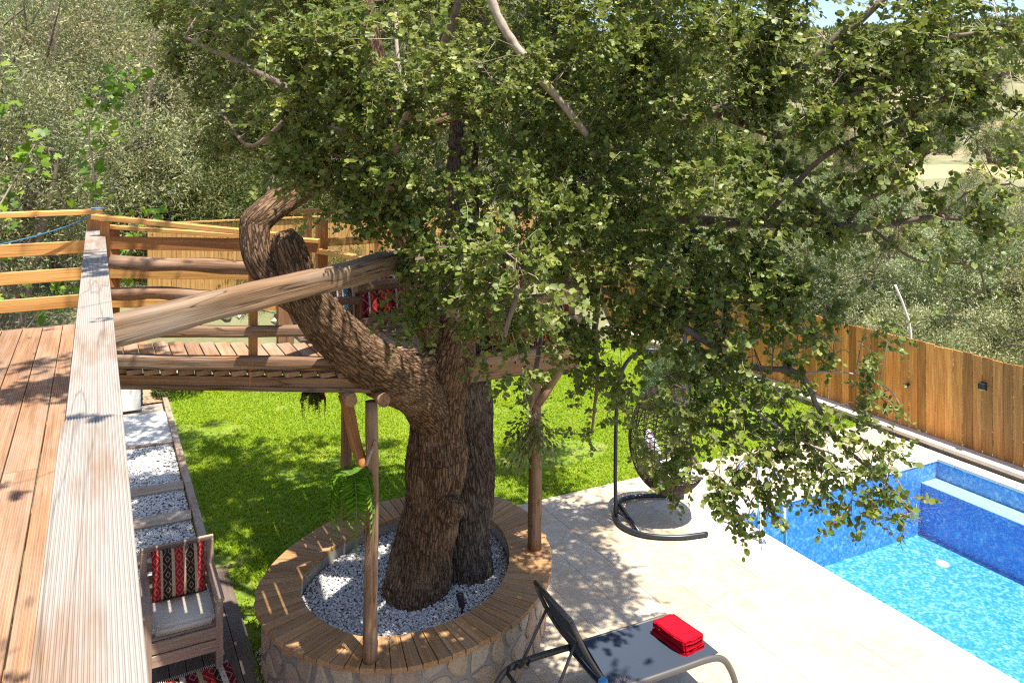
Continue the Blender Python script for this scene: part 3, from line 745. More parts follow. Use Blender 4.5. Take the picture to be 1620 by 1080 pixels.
# lower floor round the trunk
ZP = 2.5; x = 1.92
while x < 4.26:
    y0 = 7.35 if x < 2.98 else 6.86 - (x - 2.98) * .02
    board('floor_board', (x + .06, y0 + random.uniform(-.02, .02), ZP - .018), (x + .06, 10.0, ZP - .018), .118, .036, m_deck, tp); x += .127
board('edge_beam', (2.98, 6.93, ZP - .10), (4.3, 6.9, ZP - .10), .07, .13, m_post, tp)
for y in (7.6, 8.5, 9.4): board('edge_beam', (1.95, y, ZP - .10), (4.3, y, ZP - .10), .06, .12, m_post, tp)
log('beam_rail', (3.05, 6.84, 2.56), (4.3, 6.82, 2.57), .055, m_log, tp, sq=.8)
log('beam_rail', (3.3, 6.86, 2.80), (4.3, 6.83, 2.83), .045, m_beam, tp, sq=.7)
log('beam_rail', (3.2, 6.86, 3.05), (4.3, 6.83, 3.09), .05, m_beam, tp, sq=.7)
board('rail_post', (4.22, 6.92, 2.3), (4.22, 6.92, 3.45), .075, .075, m_post, tp, up=(0, 1, 0))
board('top_rail', (3.1, 6.9, 3.42), (4.35, 6.86, 3.45), .08, .05, m_post, tp)
for z in (2.8, 3.2): board('beam_rail', (4.24, 6.9, z), (4.27, 9.9, z), .06, .09, m_beam, tp)
# back railing of the seating floor
log('log_rail', (1.95, 8.72, 2.84), (2.62, 8.72, 2.84), .05, m_log, tp, wob=.2)
log('beam_rail', (2.55, 8.70, 2.98), (3.25, 8.80, 2.97), .06, m_beam, tp, sq=.7)
log('beam_rail', (2.58, 8.66, 2.59), (3.2, 8.7, 2.60), .05, m_log, tp, sq=.7)
board('rail_post', (2.60, 8.80, 2.3), (2.60, 8.80, 3.05), .085, .085, m_post, tp, up=(0, 1, 0))
board('top_rail', (2.0, 8.75, 3.44), (2.42, 7.75, 3.42), .09, .045, m_rail, tp)
board('rail_post', (2.15, 8.6, 2.4), (2.15, 8.6, 3.75), .11, .11, m_rail2, tp, up=(0, 1, 0))
board('top_rail', (2.02, 9.9, 3.74), (4.2, 9.9, 3.74), .09, .045, m_rail, tp)
for x in (2.3, 3.2, 4.2): board('rail_post', (x, 9.9, 2.3), (x, 9.9, 3.72), .09, .09, m_rail, tp, up=(0, 1, 0))
for z in (3.35,): board('rail_board', (2.02, 9.87, z), (4.2, 9.87, z), .024, .1, m_rail, tp)
# posts and braces
log('support_post', (1.89, 6.03, .60), (1.93, 6.13, 2.56), .056, m_post, tp, n=14, seg=16, wob=.08, taper=.86)
log('support_post', (2.38, 8.45, .60), (2.36, 8.40, 2.38), .062, m_post, tp, n=14, sq=.5)
log('support_post', (3.84, 6.95, .60), (3.84, 6.95, 2.36), .058, m_post, tp, n=12, sq=.6, wob=.08)
log('brace', (1.76, 6.35, 2.58), (1.86, 6.12, 2.03), .04, m_rail2, tp, sq=.6)
log('brace', (3.84, 6.92, 2.02), (4.12, 6.9, 2.36), .042, m_post, tp, sq=.6)
mb = MB(); mb.box((1.885, 6.03, 2.2), (.02, .03, .19), Matrix.Rotation(R(22), 4, 'Y')); mb.build('cleat', m_plank, tp)
# squared log that ties the handrail to the oak
lb = log('support_beam', (-.02, 4.0, 3.735), (2.40, 5.78, 3.76), .066, m_beam, None, n=28, seg=26, wob=.13, taper=1.16, sq=.93)
tag(lb, 'long squared old log beam running from the handrail plank up to the oak', 'beam')

# ---------------------------------------------------------------- kilim textiles
def kilim(name, cols, sx, kind='stripe', rows=(9, 9)):
    m, nt, b, o = newmat(name); tc = N(nt, 'TexCoord'); sp = N(nt, 'SeparateXYZ', {0: tc.outputs['Object']})
    def M(op, a, b_=None, c_=None):
        n = N(nt, 'Math', operation=op)
        for i, v in enumerate((a, b_, c_)):
            if v is None: continue
            if isinstance(v, bpy.types.NodeSocket): nt.links.new(v, n.inputs[i])
            else: n.inputs[i].default_value = v
        return n.outputs[0]
    X, Z = sp.outputs['X'], sp.outputs['Z' if kind != 'rug' else 'Y']
    st = M('FRACT', M('ADD', M('MULTIPLY', X, sx), .19))
    # diamonds stacked within each stripe
    dz = M('ABSOLUTE', M('SUBTRACT', M('FRACT', M('MULTIPLY', Z, rows[0])), .5)); dx = M('ABSOLUTE', M('SUBTRACT', M('FRACT', M('MULTIPLY', X, sx * 2)), .5))
    dd = M('ADD', dz, dx); ring = M('FRACT', M('MULTIPLY', M('FLOOR', M('MULTIPLY', dd, 9)), .3333))
    n = nt.nodes.new('ShaderNodeValToRGB'); cr = n.color_ramp; cr.interpolation = 'CONSTANT'
    while len(cr.elements) < len(cols): cr.elements.new(.5)
    for e, (p, c) in zip(cr.elements, cols): e.position = p; e.color = rgba(c)
    nt.links.new(st, n.inputs[0])
    ln = M('FRACT', M('MULTIPLY', dd, 2.6)); lz = ramp(nt, ln, [(.0, .75), (.17, .75), (.2, 0), (.97, 0), (1, .75)])
    c = mixc(nt, lz, n.outputs[0], (.46, .30, .17)); tip = ramp(nt, dd, [(.10, .8), (.13, 0)]); c = mixc(nt, tip, c, cols[1][1])
    w = noise(nt, tc.outputs['Object'], 160, 2); c = mixc(nt, ramp(nt, w, [(.3, .3), (.6, 0)]), c, (.02, .015, .01))
    nt.links.new(c, b.inputs['Base Color']); b.inputs['Roughness'].default_value = .95; b.inputs['Specular IOR Level'].default_value = .1
    bump(nt, b, w, .5, .002); return m
RED, CRM, BLK, BLU, WHT, MAR = (.42, .02, .03), (.55, .42, .28), (.035, .025, .02), (.03, .24, .42), (.70, .66, .60), (.16, .012, .03)
k_pillow = kilim('kilim_pillow', [(0, RED), (.38, CRM), (.48, BLK), (.86, CRM), (.95, CRM)], 5.2, rows=(8, 8))
k_blue = kilim('kilim_blue', [(0, BLK), (.25, WHT), (.34, BLU), (.62, MAR), (.7, BLK), (.9, WHT)], 5.5, rows=(13, 8))
k_red = kilim('kilim_red', [(0, RED), (.45, MAR), (.62, WHT), (.68, RED), (.9, BLK)], 3.0, rows=(5, 8))
k_stripe = kilim('kilim_striped', [(0, RED), (.22, WHT), (.27, MAR), (.5, RED), (.72, CRM), (.78, BLK), (.92, WHT)], 7, rows=(3, 8))
k_rug = kilim('kilim_rug', [(0, MAR), (.3, CRM), (.42, RED), (.7, BLK), (.85, WHT)], 3.2, 'rug', rows=(4, 4))
def pillow(name, w, h, t, mat, parent, M, pinch=.9, nx=22, ny=18):
    vs = []; fs = []
    for side in (1, -1):
        for j in range(ny + 1):
            for i in range(nx + 1):
                u, v = i / nx * 2 - 1, j / ny * 2 - 1
                e = (max(0, 1 - abs(u) ** 3.2) * max(0, 1 - abs(v) ** 3.2)) ** .45
                pin = 1 - .045 * (abs(u) ** 2) * (1 - abs(v)) - .0
                dim = mnoise.noise((u * 1.7 + w * 9, v * 1.7, side + h)) * .08 * e
                vs.append((u * w / 2 * (1 - .04 * (1 - v * v)), side * t / 2 * (e + dim), v * h / 2 * (1 - .04 * (1 - u * u))))
    o = (nx + 1) * (ny + 1)
    for s in (0, 1):
        for j in range(ny):
            for i in range(nx):
                a = s * o + j * (nx + 1) + i; q = (a, a + 1, a + nx + 2, a + nx + 1); fs.append(q if s else q[::-1])
    bm = bmesh.new(); mb = MB(); mb.add(vs, fs); ob = mb.build(name, mat, parent, M, smooth=True)
    bm.from_mesh(ob.data); bmesh.ops.remove_doubles(bm, verts=bm.verts[:], dist=.0008); bmesh.ops.recalc_face_normals(bm, faces=bm.faces[:]); bm.to_mesh(ob.data); bm.free()
    for p in ob.data.polygons: p.use_smooth = True
    return ob
def MM(loc, rx=0, ry=0, rz=0): return Matrix.Translation(loc) @ Matrix.Rotation(rz, 4, 'Z') @ Matrix.Rotation(rx, 4, 'X') @ Matrix.Rotation(ry, 4, 'Y')
tag(pillow('kilim_cushion', .42, .48, .16, k_blue, None, MM((2.55, 9.35, 2.74), R(-14))), 'blue black and white patterned kilim cushion left of the platform railing post', 'cushion', 'kilim cushions on the tree platform')
tag(pillow('kilim_cushion', .62, .48, .16, k_red, None, MM((3.05, 9.3, 2.74), R(-14))), 'red and white kilim cushion right of the platform railing post', 'cushion', 'kilim cushions on the tree platform')
tag(pillow('kilim_cushion', .45, .42, .16, k_blue, None, MM((3.52, 8.75, 2.7), R(-14), 0, R(-20))), 'dark blue kilim cushion in shade behind the oak trunk fork', 'cushion', 'kilim cushions on the tree platform')
tag(pillow('kilim_cushion', .95, .42, .16, k_stripe, None, MM((3.82, 7.06, 2.73), R(-8))), 'red white and black striped kilim cushion behind the right end rails', 'cushion', 'kilim cushions on the tree platform')

# ---------------------------------------------------------------- armchair, its cushion, pillow and the rug
AC = thing('armchair', 'pinkish taupe slatted timber armchair facing the camera at lower left', 'armchair', (.68, 7.77, 0))
A = WM[AC]
def ab(n, p0, p1, w, t, up=(0, 0, 1)): return board(n, A @ Vector(p0), A @ Vector(p1), w, t, m_chair, AC, up=up, ch=.004)
for s in (-1, 1):
    ab('leg', (s * .285, -.325, 0), (s * .285, -.325, .60), .06, .06, (0, 1, 0))
    ab('leg', (s * .285, .27, 0), (s * .285, .335, .84), .06, .06, (0, 1, 0))
    ab('armrest', (s * .285, -.37, .615), (s * .285, .30, .615), .075, .028)
    ab('side_rail', (s * .285, -.3, .33), (s * .285, .28, .33), .03, .09)
ab('back_rail', (-.315, .335, .83), (.315, .335, .83), .035, .09)
for z, y in ((.70, .32), (.59, .31), (.48, .30)): ab('back_slat', (-.26, y, z), (.26, y, z), .022, .075)
ab('apron', (-.258, -.335, .325), (.258, -.335, .325), .026, .095)
ab('apron', (-.258, -.335, .215), (.258, -.335, .215), .026, .10)
for i in range(5): ab('seat_slat', (-.26, -.26 + i * .125, .375), (.26, -.26 + i * .125, .375), .09, .02)
mcu = plain('cream_cushion', (.66, .60, .53), .95, 0, .05, 60, .2, .1)
bm = bmesh.new(); bmesh.ops.create_cube(bm, size=1)
for v in bm.verts: v.co = Vector((v.co.x * .51, v.co.y * .58, v.co.z * .10))
bmesh.ops.bevel(bm, geom=bm.edges[:], offset=.03, segments=4, affect='EDGES'); me = bpy.data.meshes.new('seat_cushion'); bm.to_mesh(me); bm.free()
for p in me.polygons: p.use_smooth = True
tag(link('seat_cushion', me, mcu, None, A @ Matrix.Translation((0, -.03, .436))), 'cream seat cushion lying on the armchair', 'cushion')
tag(pillow('throw_pillow', .46, .42, .15, k_pillow, None, A @ MM((0.0, .17, .68), R(-20))), 'red and black kilim striped pillow leaning on the armchair back', 'pillow')
rg = thing('rug', 'dark red kilim rug on the garden deck in front of the armchair', 'rug', (.78, 6.9, .005), R(4))
mb = MB(); mb.box((0, 0, .006), (.62, 1.1, .009)); mb.build('weave', k_rug, rg, WM[rg])
mb = MB()
for i in range(40): mb.box((-.3 + i * .0154, .575, .004), (.006, .05, .004))
mb.build('fringe', mcu, rg, WM[rg])

# ---------------------------------------------------------------- lounger, towel, side table
LG = thing('sun_lounger', 'dark grey metal sun lounger with slate sling and raised backrest', 'sun lounger', (3.78, 5.5, 0), R(-2))
Lm = WM[LG]
m_lf = plain('lounger_frame', (.11, .105, .10), .4, .3, .06, 40, 0)
m_sling = plain('slate_sling', (.042, .056, .082), .8, 0, .1, 220, .25, .1)
m_slingb = m_sling
for s in (-1, 1):
    y = s * .315
    mb = MB(); mb.tube(catmull([(-1.0, y, 0), (-.95, y, .17), (-.83, y, .31), (-.62, y, .345), (-.2, y, .345), (.4, y, .345), (.72, y, .345), (.86, y, .30), (.95, y, .17), (1.01, y, 0)], 5), .021, 10, flat=1.3)
    fr = mb.build('side_frame', m_lf, LG, Lm, smooth=True)
    for xx in (-.82, -.76, -.70, -.64):
        mb = MB(); mb.box((xx, y * .93, .335), (.018, .014, .05), Matrix.Rotation(R(30), 4, 'Y')); mb.build('notch', m_black, fr, Lm)
for x, z in ((-.98, .06), (-.83, .30), (-.25, .335), (.80, .325)):
    mb = MB(); mb.tube([(x, -.31, z), (x, .31, z)], .015, 8); mb.build('cross_bar', m_lf, LG, Lm, smooth=True)
def sling(name, P, nx=24, ny=10, sag=.02, th=.004):
    vs = []; fs = []
    for k in (0, 1):
        for i in range(nx + 1):
            for j in range(ny + 1):
                u, v = i / nx, j / ny; p = P(u, v); n = P(u, v, True)
                q = Vector(p) - Vector(n) * (sag * math.sin(math.pi * v) * (.4 + .6 * math.sin(math.pi * u)) + k * th); vs.append(q)
    o = (nx + 1) * (ny + 1)
    for k in (0, 1):
        for i in range(nx):
            for j in range(ny):
                a = k * o + i * (ny + 1) + j; q = (a, a + ny + 1, a + ny + 2, a + 1); fs.append(q if k else q[::-1])
    mb = MB(); mb.add(vs, fs); return mb.build(name, m_sling, LG, Lm, smooth=True)
sling('seat_sling', lambda u, v, n=False: (0, 0, 1) if n else (-.27 + u * 1.09, -.305 + .61 * v, .366))
ba = R(60); bd = Vector((-math.cos(ba), 0, math.sin(ba))); bn = Vector((math.sin(ba), 0, math.cos(ba))); h0 = Vector((-.22, 0, .36)); BL = .71
br_ = []
for s in (-1, 1):
    mb = MB(); pts = [h0 + bd * t * BL + Vector((0, s * .31, 0)) - bn * (.03 * math.sin(t * math.pi)) for t in np.linspace(0, 1, 9)]
    pts = pts[:-1] + [h0 + bd * BL * .985 + Vector((0, s * .29, 0))]
    mb.tube(pts, .019, 10); br_.append(mb.build('back_frame', m_lf, LG, Lm, smooth=True))
mb = MB(); mb.tube([h0 + bd * BL + Vector((0, -.30, 0)), h0 + bd * BL + Vector((0, .30, 0))], .019, 10); mb.build('back_frame', m_lf, LG, Lm, smooth=True)
sling('back_sling', lambda u, v, n=False: tuple(bn) if n else tuple(h0 + bd * (.02 + u * (BL - .03)) + Vector((0, -.30 + .60 * v, 0)) + bn * .004), sag=.05)
for s in (-1, 1):
    a = h0 + bd * .5 + Vector((0, s * .24, 0)) - bn * .03
    mb = MB(); mb.tube([a, Vector((-.74, s * .26, .335))], .012, 8); mb.build('support_strut', m_lf, LG, Lm, smooth=True)
mb = MB(); mb.tube([h0 + bd * .5 + Vector((0, -.25, 0)) - bn * .03, h0 + bd * .5 + Vector((0, .25, 0)) - bn * .03], .012, 8); mb.build('cross_bar', m_lf, LG, Lm, smooth=True)
mt = plain('red_terry', (.46, .006, .018), .95, 0, .18, 240, .8, .08)
tw = MB()
for k in range(3):
    bm = bmesh.new(); bmesh.ops.create_cube(bm, size=1)
    for v in bm.verts: v.co = Vector((v.co.x * (.235 - .008 * (k % 2)), v.co.y * (.40 - .012 * k), v.co.z * .045))
    bmesh.ops.subdivide_edges(bm, edges=bm.edges[:], cuts=9, use_grid_fill=True)
    bmesh.ops.bevel(bm, geom=[e for e in bm.edges if e.calc_face_angle(0) > 1], offset=.016, segments=3, affect='EDGES')
    for v in bm.verts: v.co += Vector((mnoise.noise(v.co * 9 + Vector((k, 0, 0))), mnoise.noise(v.co * 8 + Vector((0, k, 5))), mnoise.noise(v.co * 8 + Vector((3, 0, k))) * .9)) * .011
    bm.verts.index_update(); tw.add([v.co + Vector((.003 * (k % 2), 0, .022 + k * .037)) for v in bm.verts], [[v.index for v in f.verts] for f in bm.faces]); bm.free()
tag(tw.build('towel', mt, None, MM((4.40, 5.46, .352), 0, 0, R(6)), smooth=True), 'folded bright red towel lying on the sun lounger', 'towel')
st = thing('side_table', 'small round dark metal side table beside the lounger at the bottom edge', 'table', (3.38, 4.88, 0))
S_ = WM[st]
mb = MB(); mb.tube([(0, 0, .43), (0, 0, .445)], [.20, .20], 28); mb.build('table_top', m_dkmetal, st, S_)
for a in (0, 2.1, 4.2):
    mb = MB(); mb.tube([(.15 * math.cos(a), .15 * math.sin(a), .43), (.19 * math.cos(a), .19 * math.sin(a), 0)], .01, 8); mb.build('leg', m_dkmetal, st, S_)
bt = thing('water_bottle', 'bottle with a blue cap standing at the foot of the lounger backrest', 'bottle', (3.30, 4.95, .446))
m_blue = plain('blue_cap', (.05, .24, .50), .4)
mb = MB(); mb.tube([(0, 0, 0), (0, 0, .012), (0, 0, .14), (0, 0, .17), (0, 0, .185)], [.033, .036, .036, .022, .018], 16); mb.build('body', plain('pale_glass', (.45, .58, .62), .1), bt, WM[bt], smooth=True)
mb = MB(); mb.tube([(0, 0, .18), (0, 0, .212), (0, 0, .218)], [.035, .036, .028], 18); mb.build('cap', m_blue, bt, WM[bt])
df = thing('dried_flower', 'pale spiky dried flower head in a small pot beside the blue capped bottle', 'dried flower', (3.46, 4.93, .446))
mb = MB(); mb.tube([(0, 0, 0), (0, 0, .09), (0, 0, .10)], [.035, .045, .04], 14); mb.build('pot', m_conc, df, WM[df])
mb = MB()
for i in range(260):
    d = Vector(rng.normal(size=3)); d.normalize(); p = Vector((0, 0, .15)) + d * .03; q = Vector((0, 0, .15)) + d * random.uniform(.05, .07); w = d.orthogonal().normalized() * .003
    mb.add([p - w, p + w, q], [(0, 1, 2)])
mb.build('flower_head', plain('dried_petals', (.50, .42, .42), .9), df, WM[df])

# ---------------------------------------------------------------- hanging egg chair
es = thing('chair_stand', 'dark curved metal stand with open ring base carrying the egg chair', 'stand', (5.74, 8.25, 0))
base = catmull([(6.32, 7.31, .035), (5.98, 7.40, .035), (5.66, 7.62, .035), (5.55, 7.92, .035), (5.66, 8.24, .035), (5.95, 8.50, .035), (6.30, 8.46, .035), (6.72, 8.22, .035)], 7)
mb = MB(); mb.tube(base, .028, 14); mb.build('ring_base', m_dkmetal, es, smooth=True)
pole = catmull([(5.60, 8.12, .05), (5.60, 8.13, .7), (5.62, 8.12, 1.5), (5.70, 8.09, 1.86), (5.88, 8.03, 2.03), (6.10, 7.95, 2.04), (6.2, 7.92, 1.97)], 6)
mb = MB(); mb.tube(pole, .023, 12); mb.build('pole', m_dkmetal, es, smooth=True)
mb = MB(); mb.tube([(5.64, 7.70, .035), (5.85, 8.40, .035)], .022, 10); mb.build('brace_bar', m_dkmetal, es, smooth=True)
mb = MB(); mb.tube([(5.60, 8.12, .12), (5.73, 8.03, .04)], .014, 8); mb.build('brace_bar', m_dkmetal, es, smooth=True)
EC = Vector((6.26, 7.92, .95)); ea, eh = .50, .67; od_ = math.atan2(-.6, .8)
def ept(az, t):  # t 0 bottom .. 1 top
    z = -eh + 2 * eh * t; u = max(0, 1 - (z / eh) ** 2); r = ea * u ** .5 * (1.0 if t < .5 else 1 - .10 * (t - .5))
    return EC + Vector((math.cos(az) * r, math.sin(az) * r, z))
eg = thing('egg_chair', 'dark brown woven hanging egg chair with cushions behind the oak leaves', 'hanging chair', EC)
m_wick = plain('brown_wicker', (.045, .026, .02), .55, 0, .25, 60, .1)
def half(t): return R(62) * min(1, 2.2 * math.sin(math.pi * min(1, max(0, (t - .16) / .84))) ) if t > .16 else 0
mb = MB()
for k in range(15):
    az = od_ + R(62) + (2 * math.pi - 2 * R(62)) * k / 14
    mb.tube([ept(az, t) for t in np.linspace(.0, 1, 26)], .0075, 6)
mb.build('rib', m_wick, eg, smooth=True)
mb = MB(); loop = [ept(od_ + half(t), t) for t in np.linspace(.14, 1, 30)] + [ept(od_ - half(t), t) for t in np.linspace(1, .14, 30)][1:-1]
mb.tube(loop, .017, 8, closed=True); mb.build('rim', m_wick, eg, smooth=True)
mb = MB()
for i in range(46):
    t = .03 + .94 * i / 45; h = half(t); n = 28; dt = .0115 * (1 if i % 2 else -1)
    if t < .30:
        pts = [ept(od_ + h + (2 * math.pi - 2 * h) * k / n, t + .5 * dt * math.sin(k * 2.2 + i)) for k in range(n + 1)]
    else: pts = [ept(od_ + h + (2 * math.pi - 2 * h) * k / n, t + dt * (1 if k % 2 else -1)) for k in range(n + 1)]
    mb.tube(pts, .0052, 4, caps=False)
for i in range(20):
    t = .0 + .2 * i / 20; pts = [ept(od_ + 2 * math.pi * k / 40, t) for k in range(41)]; mb.tube(pts, .006, 4, caps=False)
tag(mb.build('weave', m_wick, eg), kind='stuff')
mb = MB(); mb.tube([(6.2, 7.92, 1.59), (6.2, 7.92, 2.0)], .006, 6)
for i in range(9): mb.tube([(6.2 + .014 * math.cos(a), 7.92 + .014 * math.sin(a), 1.62 + i * .042 + .012 * math.sin(2 * a)) for a in np.linspace(0, 6.28, 7)[:-1]], .004, 4, closed=True)
mb.build('chain', m_dkmetal, eg)
m_cush = plain('white_cushion', (.74, .72, .70), .95, 0, .05, 40, .2, .1)
tag(pillow('seat_cushion', .62, .62, .17, m_cush, None, MM((6.22, 7.90, .55), R(90), 0, 0)), 'round white cushion in the bottom of the egg chair', 'cushion')
mfl, nt, b, o = newmat('floral_cushion'); tc = N(nt, 'TexCoord'); vo = N(nt, 'TexVoronoi', {'Vector': tc.outputs['Object'], 'Scale': 7.0})
c = mixc(nt, ramp(nt, vo.outputs[0], [(.18, 1), (.24, 0)]), (.74, .72, .70), (.55, .07, .05)); nt.links.new(c, b.inputs['Base Color']); b.inputs['Roughness'].default_value = .95
tag(pillow('throw_pillow', .42, .40, .14, mfl, None, MM((6.10, 8.05, .80), R(-20), 0, od_ + R(90))), 'white pillow with red flower print standing in the egg chair', 'pillow')

# ---------------------------------------------------------------- irrigation pipe beyond the fence
mb = MB(); mb.tube(catmull([(12.3, 9.4, 2.1), (12.46, 9.33, 1.67), (12.56, 9.28, 1.1), (12.6, 9.25, -1.2)], 5), .022, 8)
tag(mb.build('pipe', m_white, smooth=True), 'thin white bent pipe rising behind the right fence', 'pipe')

